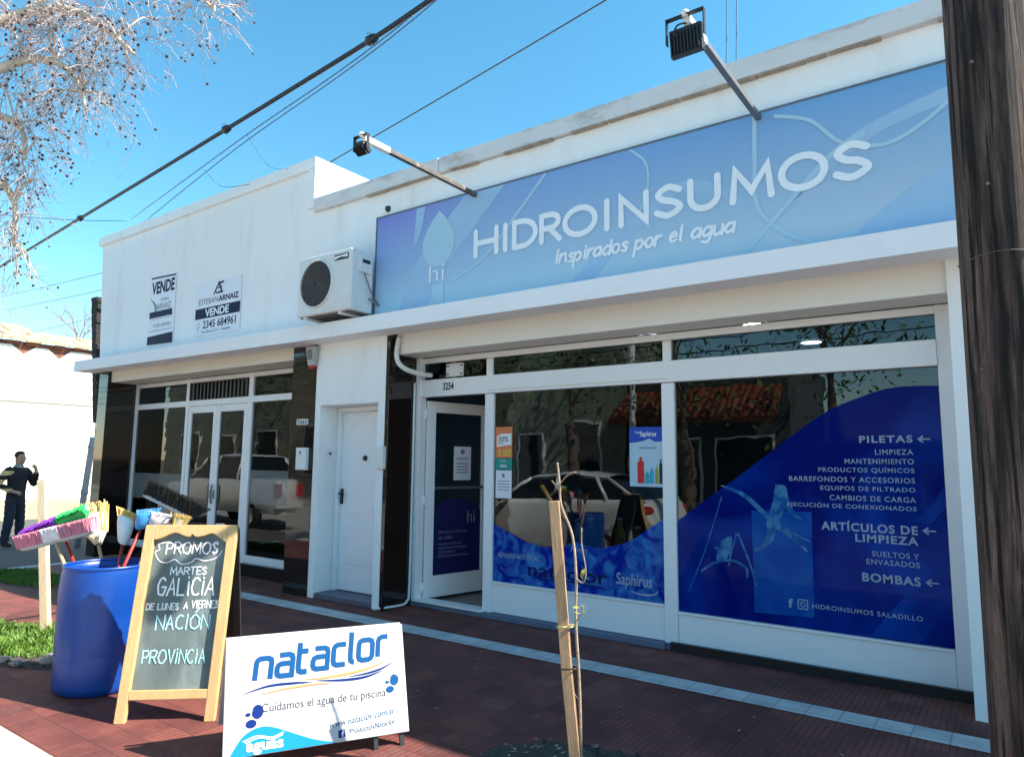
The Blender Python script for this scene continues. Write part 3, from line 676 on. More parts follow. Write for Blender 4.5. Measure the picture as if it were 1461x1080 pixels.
# --- printed films on the two big panes
f1 = FY(5.952)
edge1 = smooth([(-4.49, .955), (-4.28, .875), (-4.07, .80), (-3.85, .765), (-3.66, .77), (-3.5, .84), (-3.3, .80), (-3.1, .83), (-2.9, .90), (-2.75, 1.0), (-2.60, 1.10), (-2.582, 1.11)], 4)
lo = .376
g = MB(); P = [(max(-4.49, min(-2.582, p.x)), p.y) for p in edge1]
for (xa, ya), (xb, yb) in zip(P[:-1], P[1:]): g.poly(f1, [(xa, lo), (xb, lo), (xb, yb), (xa, ya)], .004)
part('vinyl', g, MT['vinyl_water'], w1)
g = MB(); g.text(f1, 'REPRESENTANTE OFICIAL', -4.42, -3.92, .62, .665, .007, bold=.01); g.text(f1, 'Piletas', -3.55, -3.36, .745, .80, .007, shear=.3)
g.text(f1, 'Saphirus', -3.06, -2.70, .46, .60, .007, bold=.012, shear=.1)
g.stroke(f1, smooth([(-2.92, .445), (-2.8, .425), (-2.68, .44), (-2.64, .475)], 5), [.004 + .012 * math.sin(PI * i / 15) for i in range(16)], .007)
part('lettering', g, MT['dim_print'], w1)
g = MB(); g.text(f1, 'nataclor', -4.05, -3.15, .47, .60, .0068, bold=.01); g.stroke(f1, [(-3.9, .445), (-3.6, .46), (-3.2, .44)], .012, .0068); part('lettering_dark', g, plain('dim_navy_print', (0.003, 0.008, 0.085), 0.5), w1)
f2 = FY(5.952)
edge2 = smooth([(-2.452, 1.10), (-2.18, 1.30), (-1.97, 1.45), (-1.61, 1.72), (-1.21, 2.01), (-.88, 2.15), (-.68, 2.195), (-.415, 2.19)], 5)
P = [(max(-2.452, min(-.415, p.x)), p.y) for p in edge2]; lo = .331
g = MB()
for (xa, ya), (xb, yb) in zip(P[:-1], P[1:]): g.poly(f2, [(xa, lo), (xb, lo), (xb, yb), (xa, ya)], .004)
part('vinyl', g, MT['vinyl'], w2)
g = MB(); g.poly(f2, [(-1.80, .40), (-1.34, .42), (-1.33, 1.23), (-1.80, 1.22)], .0055); part('vinyl_panel', g, MT['vinyl_pale'], w2)
g = MB()
A_ = smooth([(-.95, .34), (-.75, .60), (-.55, .80), (-.416, .90)], 6); B_ = smooth([(-.62, .34), (-.55, .45), (-.47, .58), (-.416, .66)], 6)
for i in range(len(A_) - 1): g.poly(f2, [tuple(A_[i]), tuple(B_[i]), tuple(B_[i + 1]), tuple(A_[i + 1])], .0052)
A_ = smooth([(-.62, 1.20), (-.5, 1.33), (-.416, 1.46)], 6); B_ = smooth([(-.52, 1.18), (-.47, 1.24), (-.416, 1.31)], 6)
for i in range(len(A_) - 1): g.poly(f2, [tuple(A_[i]), tuple(B_[i]), tuple(B_[i + 1]), tuple(A_[i + 1])], .0052)
part('vinyl_wave', g, MT['vinyl_wave'], w2)
g = MB()                                                     # pale figure of a diver and water lines
g.poly(f2, [tuple(p) for p in smooth([(-1.60, 1.44), (-1.52, 1.43), (-1.50, 1.33), (-1.45, 1.22), (-1.40, 1.17), (-1.47, 1.19), (-1.53, 1.25), (-1.56, 1.17), (-1.60, 1.10), (-1.64, .98), (-1.74, .90), (-1.80, .905), (-1.72, .95), (-1.68, 1.05), (-1.68, 1.14), (-1.65, 1.22), (-1.62, 1.32)], 3)], .007)
g.stroke(f2, smooth([(-1.60, 1.12), (-1.50, 1.05), (-1.42, .97), (-1.37, .92)], 4), [.07 - .005 * i for i in range(13)], .0066)
g.stroke(f2, smooth([(-2.36, .50), (-2.2, .88), (-2.05, 1.32)], 5), .008, .0066); g.stroke(f2, smooth([(-1.92, 1.03), (-1.83, .80), (-1.78, .62)], 5), .016, .0066); g.stroke(f2, smooth([(-1.93, 1.02), (-1.98, .86), (-2.0, .76)], 5), .012, .0071)
g.poly(f2, [tuple(p) for p in smooth([(-2.06, .96), (-1.98, 1.0), (-1.97, .94), (-2.0, .84), (-2.06, .78), (-2.11, .80), (-2.10, .86), (-2.13, .90), (-2.07, .90)], 3)], .007)
g.stroke(f2, smooth([(-2.24, .69), (-2.12, .77), (-1.97, .80), (-1.86, .75), (-1.85, .68)], 5), .018, .0066)
g.stroke(f2, smooth([(-2.05, 1.42), (-1.85, 1.34), (-1.6, 1.12), (-1.35, 1.0)], 6), [.01 + .03 * math.sin(PI * i / 18) for i in range(19)], .0062)
part('art_figure', g, MT['vinyl_light'], w2)
g = MB()
def rt(t, x1, z0, z1, w, b=.0, sp=1.15): g.text(f2, t, x1 - w, x1, z0, z1, .0075, bold=b, spacing=sp)
rt('PILETAS', -.60, 1.775, 1.83, .36, .03, 1.2)
for i, (t, w) in enumerate((('LIMPIEZA', .255), ('MANTENIMIENTO', .47), ('PRODUCTOS QUÍMICOS', .665), ('BARREFONDOS Y ACCESORIOS', .89), ('EQUIPOS DE FILTRADO', .655), ('CAMBIOS DE CARGA', .59), ('EJECUCIÓN DE CONEXIONADOS', .91))):
    z = 1.685 - i * .0705; rt(t, -.60, z, z + (.050 if ('Í' in t or 'Ó' in t) else .040), w, .012)
rt('ARTÍCULOS DE', -.60, 1.10, 1.18, .66, .03); rt('LIMPIEZA', -.60, 1.025, 1.085, .42, .03)
rt('SUELTOS Y', -.60, .925, .965, .31, .012); rt('ENVASADOS', -.60, .865, .905, .35, .012)
rt('BOMBAS', -.60, .735, .80, .385, .03)
for z in (1.80, 1.135, .768):
    g.stroke(f2, [(-.49, z), (-.56, z)], .011, .0075); g.stroke(f2, [(-.535, z + .022), (-.562, z), (-.535, z - .022)], .011, .0079)
g.text(f2, 'f', -1.53, -1.495, .475, .545, .0075, bold=.04)
g.stroke(f2, [(-1.455 + .035 + .035 * math.cos(t) * min(1.35, 1 / max(abs(math.cos(t)), abs(math.sin(t)))), .51 + .035 * math.sin(t) * min(1.35, 1 / max(abs(math.cos(t)), abs(math.sin(t))))) for t in [2 * PI * i / 24 for i in range(24)]], .008, .0075, closed=True)
g.stroke(f2, [(-1.42 + .017 * math.cos(2 * PI * i / 14), .51 + .017 * math.sin(2 * PI * i / 14)) for i in range(14)], .007, .0075, closed=True)
g.text(f2, 'HIDROINSUMOS SALADILLO', -1.35, -.60, .49, .525, .0075, bold=.01, spacing=1.15)
part('lettering', g, MT['dim_print'], w2)
g = MB(); g.text(f2, '3254', -5.20, -5.04, 2.40, 2.485, .054, bold=.03); part('lettering', g, MT['dark_print'], sf)

# ================================================================== BIG SIGN
sg = thing('shop_sign', 'long blue fascia sign with rounded white lettering and a water drop above the shop', 'sign', (-5.80, 5.40, 3.155))
g = MB(); g.box(-5.80, .30, 5.38, 5.445, 3.155, 4.375)
fc = part('sign_panel', g, MT['sign'], sg, bevel=.004)
g = MB(); g.box(-5.815, .31, 5.372, 5.446, 3.151, 3.166); g.box(-5.815, .31, 5.372, 5.446, 4.37, 4.385); g.box(-5.815, -5.80, 5.373, 5.446, 3.166, 4.37); part('sign_edge', g, MT['grey_metal'], sg)
fs = FY(5.38)
g = MB()
def band(ptsA, ptsB, off, mb):
    A = smooth(ptsA, 6); B = smooth(ptsB, 6)
    for i in range(len(A) - 1): mb.poly(fs, [tuple(A[i]), tuple(B[i]), tuple(B[i + 1]), tuple(A[i + 1])], off)
band([(-4.49, 4.365), (-4.85, 4.05), (-5.15, 3.75), (-5.45, 3.17)], [(-3.98, 4.365), (-4.30, 4.05), (-4.75, 3.62), (-5.05, 3.17)], .002, g)
band([(-5.18, 4.365), (-5.2, 4.1), (-5.22, 3.95)], [(-5.05, 4.365), (-5.1, 4.1), (-5.18, 3.95)], .0026, g)
band([(-3.30, 3.17), (-3.0, 3.42), (-2.72, 3.62), (-2.52, 3.72)], [(-3.02, 3.17), (-2.85, 3.36), (-2.62, 3.56), (-2.45, 3.7)], .002, g)
band([(-1.30, 3.50), (-.9, 3.95), (-.5, 4.12), (.30, 4.30)], [(-1.35, 3.52), (-.85, 3.86), (-.5, 4.02), (.30, 4.16)], .002, g)
band([(-2.55, 3.72), (-2.2, 3.94), (-1.9, 3.9), (-1.5, 3.6)], [(-2.5, 3.6), (-2.2, 3.85), (-1.9, 3.8), (-1.48, 3.58)], .0026, g)
band([(-.95, 3.17), (-.5, 3.5), (.3, 3.95)], [(.3, 3.17), (.3, 3.3), (.302, 3.95)], .0032, g)
part('art_band', g, MT['sign_pale2'], fc)
g = MB()
for pts, w in (([(-3.49, 4.36), (-3.77, 4.08), (-4.23, 3.65), (-4.66, 3.47)], .03), ([(-2.60, 4.36), (-2.45, 4.2), (-2.44, 3.95), (-2.55, 3.7)], .022), ([(-1.51, 4.36), (-1.52, 3.95), (-1.52, 3.65), (-1.38, 3.42), (-1.1, 3.25), (-.8, 3.28)], .035), ([(-1.66, 3.2), (-1.35, 3.52), (-.95, 3.90), (-.73, 4.0)], .04), ([(-1.36, 4.31), (-1.1, 4.2), (-.89, 3.97), (-.61, 3.88), (-.35, 3.98), (-.05, 4.2), (.28, 4.3)], .03)):
    s_ = smooth(pts, 7); g.stroke(fs, s_, w, .0036 + .0007 * (len(g.f) % 3), cap=False)
part('art_swirl', g, MT['sign_pale'], fc)
g = MB()
g.poly(fs, [tuple(p) for p in smooth([(-4.84, 4.27), (-4.74, 4.17), (-4.63, 3.98), (-4.64, 3.80), (-4.74, 3.68), (-4.84, 3.655), (-4.96, 3.69), (-5.06, 3.82), (-5.06, 3.98), (-4.96, 4.15), (-4.84, 4.27)], 5)[:-1]], .0055)
g.box(-4.92, -4.76, 5.3745, 5.3755, 3.17, 3.46)
part('art_drop', g, MT['sign_pale'], fc)
g = MB(); g.text(fs, 'hi', -4.97, -4.76, 3.50, 3.68, .0062, bold=-.012)
cells = [('H', -4.335, -4.07), ('I', -3.965, -3.955), ('D', -3.92, -3.66), ('R', -3.50, -3.31), ('O', -3.27, -2.95), ('I', -2.84, -2.82), ('N', -2.69, -2.45), ('S', -2.36, -2.13), ('U', -2.05, -1.82), ('M', -1.70, -1.40), ('O', -1.32, -1.01), ('S', -.94, -.71)]
cells[3] = ('R', -3.53, -3.33); cells[2] = ('D', -3.85, -3.60)
k = 0
for c, a, b in cells:
    for st in GLY[c]:
        g.stroke(fs, [(a + (x if c != 'I' else .5) * (b - a), 3.685 + y * .25) for x, y in st], .056, .0062 + .0009 * (k % 3)); k += 1
script(g, fs, 'Inspirados por el agua', -3.40, -1.68, 3.445, .078, .0066)
part('lettering', g, MT['sign_white'], sg)
g = MB(); g.lathe([(0, -.03), (.03, -.028), (.04, 0)], (-5.70, YW, 4.49), 12, 'y'); part('vent_cap', g, MT['black_metal'], sb)

# ================================================================== FLOODLIGHTS ON ARMS
def floodlight(label, x, ytip, z, w, h, tilt, m_arm):
    t = thing('floodlight', label, 'floodlight', (x, 5.45, z), 'floodlights on arms over the sign')
    g = MB(); g.box(x - .022, x + .022, ytip + .03, 5.445, z - .022, z + .022); a = part('arm', g, m_arm, t, bevel=.004)
    g = MB(); g.box(x - .026, x + .026, ytip, ytip + .30, z - .026, z + .026); part('arm_sleeve', g, MT['white_plastic'], a, bevel=.004)
    g = MB(); g.box(x - .06, x + .06, 5.425, 5.448, z - .06, z + .06); part('wall_plate', g, MT['grey_metal'], t)
    g = MB(); yc = ytip - .02; zt = z + .01
    g.box(x - w / 2 - .02, x + w / 2 + .02, yc - .018, yc + .018, zt, zt + .006); drop = .075
    for s in (-1, 1): g.box(x + s * (w / 2 + .017) - .003, x + s * (w / 2 + .017) + .003, yc - .016, yc + .016, zt - drop - h * .5, zt)
    part('yoke', g, MT['black_metal'], t)
    g = MB(); g.ell((x, yc, zt + .015), (.03, .03, .022), 10, 6); part('yoke_knob', g, MT['white_plastic'], t)
    o = V((x - w / 2, yc, zt - drop - h)); up = V((0, math.sin(tilt), math.cos(tilt))); bk = V((0, -math.cos(tilt), math.sin(tilt)))
    o = V((x, yc, zt - drop - h / 2)) - up * h / 2 - V((w / 2, 0, 0))
    g = MB(); g.obox(o, V((w, 0, 0)), up * h, -bk * .045); hd = part('lamp_head', g, MT['black_metal'], t, bevel=.005)
    g = MB()
    for i in range(9):
        q = o + V((w * (.06 + .105 * i), 0, 0)) + up * h * .1; g.obox(q, V((w * .03, 0, 0)), up * h * .8, bk * .02)
    part('cooling_fin', g, MT['black_metal'], hd)
    g = MB(); g.obox(o + V((w * .06, 0, 0)) + up * h * .08 - bk * .045, V((w * .88, 0, 0)), up * h * .84, -bk * .003); part('lens', g, MT['white_plastic'], hd)
    g = MB(); g.tube(smooth([(x, yc + .03, z - .02), (x - .04, yc - .02, z - .05), (x - w * .3, yc - .03, z - .10), (x - w * .25, yc - .02, zt - drop - h * .3)], 5), .006, 6); part('lamp_cable', g, MT['cable'], t)
    return t
floodlight('small floodlight on the rusty arm over the left end of the blue sign', -4.35, 3.84, 4.335, .13, .10, -.9, MT['rusty'])
floodlight('larger finned black floodlight on the grey arm over the middle of the blue sign', -1.48, 3.87, 4.335, .205, .17, -.15, MT['grey_metal'])

# ================================================================== AIR CONDITIONER
ac = thing('air_conditioner', 'white outdoor air conditioner unit with round dark fan grille beside the blue sign', 'air conditioner', (-6.25, 5.2, 3.23))
g = MB(); g.box(-6.70, -5.78, 5.0, 5.33, 3.24, 3.94); cs = part('casing', g, MT['ac_white'], ac, bevel=.025, seg=3)
g = MB(); g.lathe([(.285, .002), (.285, -.016), (.272, -.022), (.262, -.012), (.262, .002)], (-6.36, 5.0, 3.60), 40, 'y'); gr = part('fan_ring', g, MT['ac_white'], ac)
g = MB(); g.lathe([(0, -.003), (.262, -.003)], (-6.36, 5.0, 3.60), 40, 'y'); part('fan_well', g, MT['black_metal'], gr)
g = MB()
for i in range(1, 14): g.lathe([(.02 * i - .003, -.018), (.02 * i, -.022), (.02 * i + .003, -.018)], (-6.36, 5.0, 3.60), 32, 'y')
for i in range(36): a = 2 * PI * i / 36; g.tube([(-6.36 + .03 * math.cos(a), 4.98, 3.6 + .03 * math.sin(a)), (-6.36 + .262 * math.cos(a), 4.98, 3.6 + .262 * math.sin(a))], .003, 5)
part('fan_grille', g, MT['ac_grille'], gr)
g = MB(); g.box(-6.06, -5.83, 4.994, 5.002, 3.82, 3.885); part('grip_slot', g, MT['dark_grille'], ac)
g = MB(); g.poly(FY(4.994), [(-6.055, 3.828), (-5.95, 3.85), (-5.84, 3.835), (-5.835, 3.875), (-5.94, 3.868), (-6.05, 3.865)], .003); part('brand_strip', g, MT['white_print'], ac)
g = MB(); g.box(-5.782, -5.755, 5.10, 5.29, 3.68, 3.86); part('pipe_cover', g, MT['ac_white'], ac, bevel=.008)
g = MB(); g.box(-5.756, -5.750, 5.14, 5.25, 3.79, 3.83); part('cover_grip', g, MT['black_metal'], ac)
g = MB(); g.tube(smooth([(-5.745, 5.16, 3.68), (-5.74, 5.22, 3.55), (-5.74, 5.30, 3.42), (-5.76, 5.40, 3.36)], 5), .009, 7); g.tube(smooth([(-5.76, 5.25, 3.40), (-5.72, 5.30, 3.36), (-5.73, 5.40, 3.34)], 4), .012, 7); part('pipe', g, MT['grey_metal'], ac)
for x in (-6.55, -5.95):
    g = MB(); g.box(x - .02, x + .02, 5.0, 5.445, 3.205, 3.235); g.box(x - .02, x + .02, 5.40, 5.445, 3.235, 3.30); part('bracket', g, MT['ac_white'], ac)
g = MB(); g.box(-6.66, -5.82, 5.03, 5.31, 3.228, 3.241); part('base_tray', g, MT['rusty'], ac)

# ================================================================== FOR-SALE BANNERS
ff = FY(5.445)
bn = thing('sale_banner', 'tall narrow white for-sale banner with slanted navy lettering, left one on the white parapet', 'banner', (-10.65, 5.44, 3.36))
g = MB(); g.poly(ff, [(-11.02, 3.36), (-10.25, 3.34), (-10.27, 4.43), (-11.01, 4.47)], .006, .005); bp_ = part('banner_sheet', g, MT['paper'], bn)
g = MB(); g.poly(ff, [(-11.01, 4.43), (-10.28, 4.40), (-10.28, 4.425), (-11.01, 4.455)], .008)
g.text(ff, 'VENDE', -10.98, -10.30, 4.17, 4.37, .008, bold=.035)
g.poly(ff, [(-11.0, 3.79), (-10.31, 3.79), (-10.33, 3.89), (-11.0, 3.89)], .008)
g.poly(ff, [(-11.02, 3.37), (-10.26, 3.35), (-10.27, 3.52), (-11.02, 3.50)], .008); part('lettering', g, MT['navy'], bp_)
g = MB(); g.text(ff, 'ESTEBAN', -10.68, -10.45, 4.04, 4.085, .008); g.text(ff, 'ARNAIZ', -10.78, -10.37, 3.91, 4.01, .008)
for q in range(3): g.stroke(ff, smooth([(-10.98 + q * .05, 4.10 - q * .03), (-10.87 + q * .04, 4.0 - q * .02), (-10.84 + q * .02, 3.90)], 5), .016, .008)
g.poly(ff, [(-10.99, 3.765), (-10.31, 3.765), (-10.31, 3.772), (-10.99, 3.772)], .008)
g.text(ff, '2345 684961', -10.86, -10.34, 3.63, 3.69, .008); g.poly(ff, [(-11.0, 3.575), (-10.30, 3.575), (-10.30, 3.585), (-11.0, 3.585)], .008); part('lettering_grey', g, MT['grey_print'], bp_)
bn = thing('sale_banner', 'wide white for-sale sign with a navy band, right one on the white parapet', 'banner', (-9.1, 5.44, 3.36))
g = MB(); g.poly(ff, [(-9.66, 3.37), (-8.52, 3.37), (-8.54, 4.15), (-9.68, 4.15)], .006, .005); bp_ = part('banner_sheet', g, MT['paper'], bn)
g = MB(); g.poly(ff, [(-9.655, 3.62), (-8.535, 3.62), (-8.535, 3.775), (-9.66, 3.775)], .008)
g.text(ff, 'ARNAIZ', -9.07, -8.58, 3.83, 3.915, .008, bold=.03); g.text(ff, 'ESTEBAN', -9.58, -9.09, 3.83, 3.91, .008, bold=-.01)
g.text(ff, '2345 684961', -9.44, -8.62, 3.47, 3.585, .008, bold=.015); g.text(ff, 'Don Bosco 3171 - Saladillo', -9.46, -8.74, 3.405, 3.44, .008)
g.stroke(ff, [(-9.20, 3.95), (-9.08, 4.11), (-9.0, 3.96)], .032, .008, cap=False); g.stroke(ff, [(-9.06, 4.10), (-8.96, 4.11)], .028, .0086, cap=False); g.stroke(ff, [(-9.14, 3.965), (-8.97, 3.965)], .026, .009, cap=False); g.stroke(ff, [(-9.10, 4.03), (-9.0, 4.04)], .02, .0094, cap=False)
part('lettering', g, MT['navy'], bp_)
g = MB(); g.text(ff, 'VENDE', -9.40, -8.80, 3.64, 3.755, .0095, bold=.035); part('lettering_white', g, MT['white_print'], bp_)
g = MB(); g.stroke(ff, [(-9.55 + .035 * math.cos(2 * PI * i / 14), 3.53 + .04 * math.sin(2 * PI * i / 14)) for i in range(14)], .008, .008, closed=True); g.stroke(ff, [(-9.575, 3.475), (-9.58, 3.46), (-9.55, 3.47)], .008, .008); part('lettering_grey', g, MT['grey_print'], bp_)

# ================================================================== SMALL WALL FITTINGS
t = thing('alarm_siren', 'grey alarm siren box under the slab on the black pilaster beside the white doorway', 'alarm', (-6.90, 5.4, 2.74))
g = MB(); g.add([(-6.98, 5.448, 2.98), (-6.80, 5.448, 2.98), (-6.83, 5.448, 2.74), (-6.95, 5.448, 2.74), (-6.98, 5.36, 2.98), (-6.80, 5.36, 2.98), (-6.83, 5.38, 2.74), (-6.95, 5.38, 2.74)], [(0, 1, 2, 3), (4, 5, 6, 7), (0, 1, 5, 4), (1, 2, 6, 5), (2, 3, 7, 6), (3, 0, 4, 7)]); part('housing', g, MT['grey_plastic'], t, bevel=.015)
g = MB()
for i in range(5): g.box(-6.93, -6.85, 5.355, 5.362, 2.82 + i * .025, 2.83 + i * .025)
part('louvre', g, MT['black_metal'], t)
g = MB(); g.box(-6.93, -6.85, 5.385, 5.44, 2.705, 2.745); part('strobe', g, MT['tail'], t)
t = thing('number_plate', 'white house number plate on the glossy black pilaster left of the white doorway', 'house number', (-7.07, 5.44, 2.03))
g = MB(); g.box(-7.18, -6.97, 5.437, 5.449, 2.03, 2.10); pl = part('plate', g, MT['white_plastic'], t)
g = MB(); g.text(FY(5.437), '3263', -7.165, -6.985, 2.042, 2.09, .002, bold=.02); part('lettering', g, MT['dark_print'], pl)
for nm, x0, x1, z0, z1, lb in (('meter_box', -7.12, -6.93, 1.48, 1.75, 'white meter box on the glossy black pilaster left of the white doorway'), ('meter_box', -5.735, -5.61, 1.51, 1.76, 'white meter box at the right edge of the white doorway')):
    t = thing(nm, lb, 'meter box', ((x0 + x1) / 2, 5.44, z0), 'meter boxes beside the white doorway')
    g = MB(); g.box(x0, x1, 5.40, 5.449, z0, z1); bx_ = part('box', g, MT['white_plastic'], t, bevel=.006)
    g = MB(); g.box(x0 + .012, x1 - .012, 5.395, 5.401, z0 + .012, z1 - .012); part('lid', g, MT['white_plastic'], bx_, bevel=.003)
    if x0 < -7:
        g = MB(); g.poly(FY(5.395), [(-7.04, 1.71), (-7.02, 1.71), (-7.015, 1.68), (-7.03, 1.66), (-7.045, 1.69)], .002); part('print_mark', g, MT['nat_deep'], bx_)
        g = MB(); g.tube([(-7.03, 5.44, 1.75), (-7.02, 5.44, 1.9), (-7.0, 5.443, 2.03)], .004, 6); part('cable', g, MT['cable'], t)
t = thing('intercom', 'small grey intercom plate inside the white doorway reveal', 'intercom', (-6.76, 5.6, 1.62))
g = MB(); g.box(-6.759, -6.745, 5.57, 5.66, 1.60, 1.74); ip = part('plate', g, MT['white_plastic'], t, bevel=.004)
g = MB(); g.lathe([(0, .012), (.014, .01), (.016, 0)], (-6.745, 5.615, 1.68), 12, 'x'); part('button', g, MT['black_metal'], ip)
g = MB(); g.tube(smooth([(-5.545, 5.53, 2.98), (-5.545, 5.50, 2.82), (-5.53, 5.51, 2.70), (-5.47, 5.58, 2.62), (-5.40, 5.74, 2.58), (-5.38, 5.90, 2.58)], 6), .028, 12)
tag(part('drain_pipe', g, MT['white_plastic'], None, (-5.5, 5.5, 2.6)), 'white bent drain pipe under the slab beside the glass door', 'pipe')
g = MB(); g.tube(smooth([(-5.70, 5.42, .015), (-5.6, 5.50, .03), (-5.57, 5.72, .03), (-5.575, 5.80, .06), (-5.585, 5.84, .16), (-5.585, 5.845, .9), (-5.585, 5.845, 2.5)], 6), .014, 8)
tag(part('conduit', g, MT['white_plastic'], None, (-5.6, 5.6, 0)), 'thin white conduit rising from the pavement along the glass door jamb', 'conduit')
t = thing('notice_plate', 'blank white bolted plate behind the small glass light above the glass door', 'plate', (-5.05, 5.94, 2.6))
g = MB(); g.box(-5.19, -4.94, 5.938, 5.948, 2.555, 2.70); part('plate', g, MT['white_plastic'], t)
for x in (-5.165, -4.965):
    for z in (2.58, 2.675):
        g = MB(); g.box(x - .015, x + .015, 5.932, 5.938, z - .007, z + .007); part('bolt', g, MT['black_metal'], t)

# papers on the glass
fp = FY(5.950)
def sheet(mb, x0, x1, z0, z1, off=.0): mb.poly(fp, [(x0, z0), (x1, z0), (x1, z1), (x0, z1)], off, .003)
t = thing('discount_poster', 'orange and white discount poster at the upper left of the left shop window', 'poster', (-4.37, 5.945, 1.65))
g = MB(); sheet(g, -4.48, -4.26, 1.645, 1.97, .004); sh = part('sheet', g, mat('orange_paper', (0.75, 0.20, 0.08), 0.6), t)
g = MB(); g.poly(fp, [(-4.46, 1.76), (-4.27, 1.78), (-4.27, 1.90), (-4.40, 1.90), (-4.46, 1.87)], .006); part('print_panel', g, MT['white_print'], sh)
g = MB(); g.text(fp, '30%', -4.44, -4.31, 1.815, 1.87, .008); g.text(fp, 'DESC.', -4.44, -4.36, 1.79, 1.805, .008); part('lettering', g, MT['dark_print'], sh)
g = MB(); g.poly(fp, [(-4.44, 1.66), (-4.40, 1.66), (-4.40, 1.735), (-4.44, 1.735)], .006); g.poly(fp, [(-4.38, 1.66), (-4.275, 1.66), (-4.275, 1.735), (-4.38, 1.735)], .006); part('print_block', g, mat('amber_print', (0.75, 0.42, 0.08), 0.6), sh)
g = MB(); sheet(g, -4.48, -4.26, 1.525, 1.64, .004); o = part('card', g, mat('teal_paper', (0.01, 0.30, 0.25), 0.6), None, (-4.37, 5.945, 1.525)); tag(o, 'teal green card with white text below the orange poster in the left shop window', 'card')
g = MB(); g.text(fp, 'cuenta', -4.42, -4.34, 1.605, 1.622, .008); g.text(fp, 'DNI', -4.41, -4.33, 1.545, 1.575, .008, bold=.03); part('lettering', g, MT['white_print'], o)
t = thing('notice', 'white paper notice below the teal card in the left shop window', 'notice', (-4.37, 5.945, 1.22))
g = MB(); sheet(g, -4.47, -4.265, 1.225, 1.515, .004); sh = part('sheet', g, MT['paper'], t)
g = MB(); g.poly(fp, arc(-4.37, 1.46, .02, .022, 0, 340, 12), .006)
for i in range(4): g.poly(fp, [(-4.44, 1.40 - i * .03), (-4.29, 1.40 - i * .03), (-4.29, 1.408 - i * .03), (-4.44, 1.408 - i * .03)], .006)
part('print_lines', g, MT['grey_print'], sh)
t = thing('product_poster', 'blue and white product poster with bottles at the upper right of the left shop window', 'poster', (-2.74, 5.945, 1.39))
g = MB(); sheet(g, -2.91, -2.582, 1.39, 1.935, .004); sh = part('sheet', g, mat('poster_sky', (0.42, 0.60, 0.72), 0.5, 0.15, 3), t)
g = MB(); g.poly(fp, [(-2.91, 1.79), (-2.84, 1.795), (-2.76, 1.81), (-2.71, 1.83), (-2.66, 1.80), (-2.582, 1.80), (-2.582, 1.935), (-2.91, 1.935)], .006); part('print_header', g, mat('poster_blue', (0.01, 0.06, 0.45), 0.5), sh)
g = MB(); g.text(fp, 'Saphirus', -2.80, -2.64, 1.835, 1.895, .009, bold=.015, shear=.1); g.text(fp, 'Mundo', -2.85, -2.79, 1.875, 1.90, .009); part('lettering', g, MT['white_print'], sh)
g = MB(); g.text(fp, 'FRAGANCIAS', -2.81, -2.64, 1.735, 1.752, .008); part('lettering_dark', g, MT['navy'], sh)
for i, (x, w, h, c) in enumerate(((-2.83, .065, .24, (.6, .01, .02)), (-2.755, .04, .11, (.02, .35, .4)), (-2.71, .04, .14, (.04, .35, .6)), (-2.655, .03, .16, (.35, .35, .02)), (-2.615, .03, .22, (.015, .02, .04)))):
    g = MB(); g.poly(fp, [(x, 1.42), (x + w, 1.42), (x + w, 1.42 + h * .8), (x + w * .7, 1.42 + h * .85), (x + w * .7, 1.42 + h), (x + w * .3, 1.42 + h), (x + w * .3, 1.42 + h * .85), (x, 1.42 + h * .8)], .007); part('print_bottle', g, mat('print_ink_%d' % i, c, 0.5), sh)
t = thing('notice', 'white paper notice taped to the open glass door', 'notice', tuple(dfr.at(.45, 1.36, .0)))
g = MB(); g.poly(dfr, [(.40, 1.38), (.66, 1.38), (.66, 1.78), (.40, 1.78)], -.008, .003); sh = part('sheet', g, MT['paper'], t)
g = MB(); g.poly(dfr, arc(.53, 1.72, .035, .03, 0, 340, 12), -.006); g.text(dfr, 'HORARIOS', .44, .62, 1.62, 1.65, -.006, bold=.03)
for i in range(4): g.poly(dfr, [(.44, 1.57 - i * .035), (.62, 1.57 - i * .035), (.62, 1.582 - i * .035), (.44, 1.582 - i * .035)], -.006)
part('lettering', g, MT['grey_print'], sh)

# ================================================================== INTERIOR THINGS
def bottle(mb, x, y, z, r, h): mb.lathe([(0, 0), (r, .0), (r, h * .62), (r * .45, h * .8), (r * .4, h), (0, h)], (x, y, z), 12)
t = thing('display_table', 'dark display table just inside the left shop window', 'table', (-3.65, 6.6, .03))
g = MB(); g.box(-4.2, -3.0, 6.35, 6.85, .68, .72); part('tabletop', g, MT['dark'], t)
for x in (-4.17, -3.07):
    for y in (6.37, 6.79):
        g = MB(); g.box(x, x + .04, y, y + .04, .03, .68); part('leg', g, MT['dark'], t)
cols = [((.02, .12, .5), 'blue', .10, .34), ((.75, .75, .75), 'white', .09, .26), ((.02, .35, .45), 'turquoise', .08, .28), ((.55, .03, .03), 'red', .07, .2), ((.55, .48, .02), 'yellow', .07, .30), ((.02, .2, .06), 'green', .08, .22)]
for i, (c, nm, r, h) in enumerate(cols):
    x = -3.98 + i * .17
    o = thing('cleaning_bottle', nm + ' cleaning product bottle on the display table in the left shop window', 'bottle', (x, 6.5, .72), 'cleaning bottles on the display table')
    g = MB(); bottle(g, x, 6.5 + .05 * (i % 2), .72, r * .8, h); part('body', g, mat(nm + '_plastic', c, 0.35), o)
    g = MB(); g.lathe([(0, h + .03), (r * .4, h + .03), (r * .42, h + .001), (0, h + .001)], (x, 6.5 + .05 * (i % 2), .72), 10); part('cap', g, MT['white_plastic'], o)
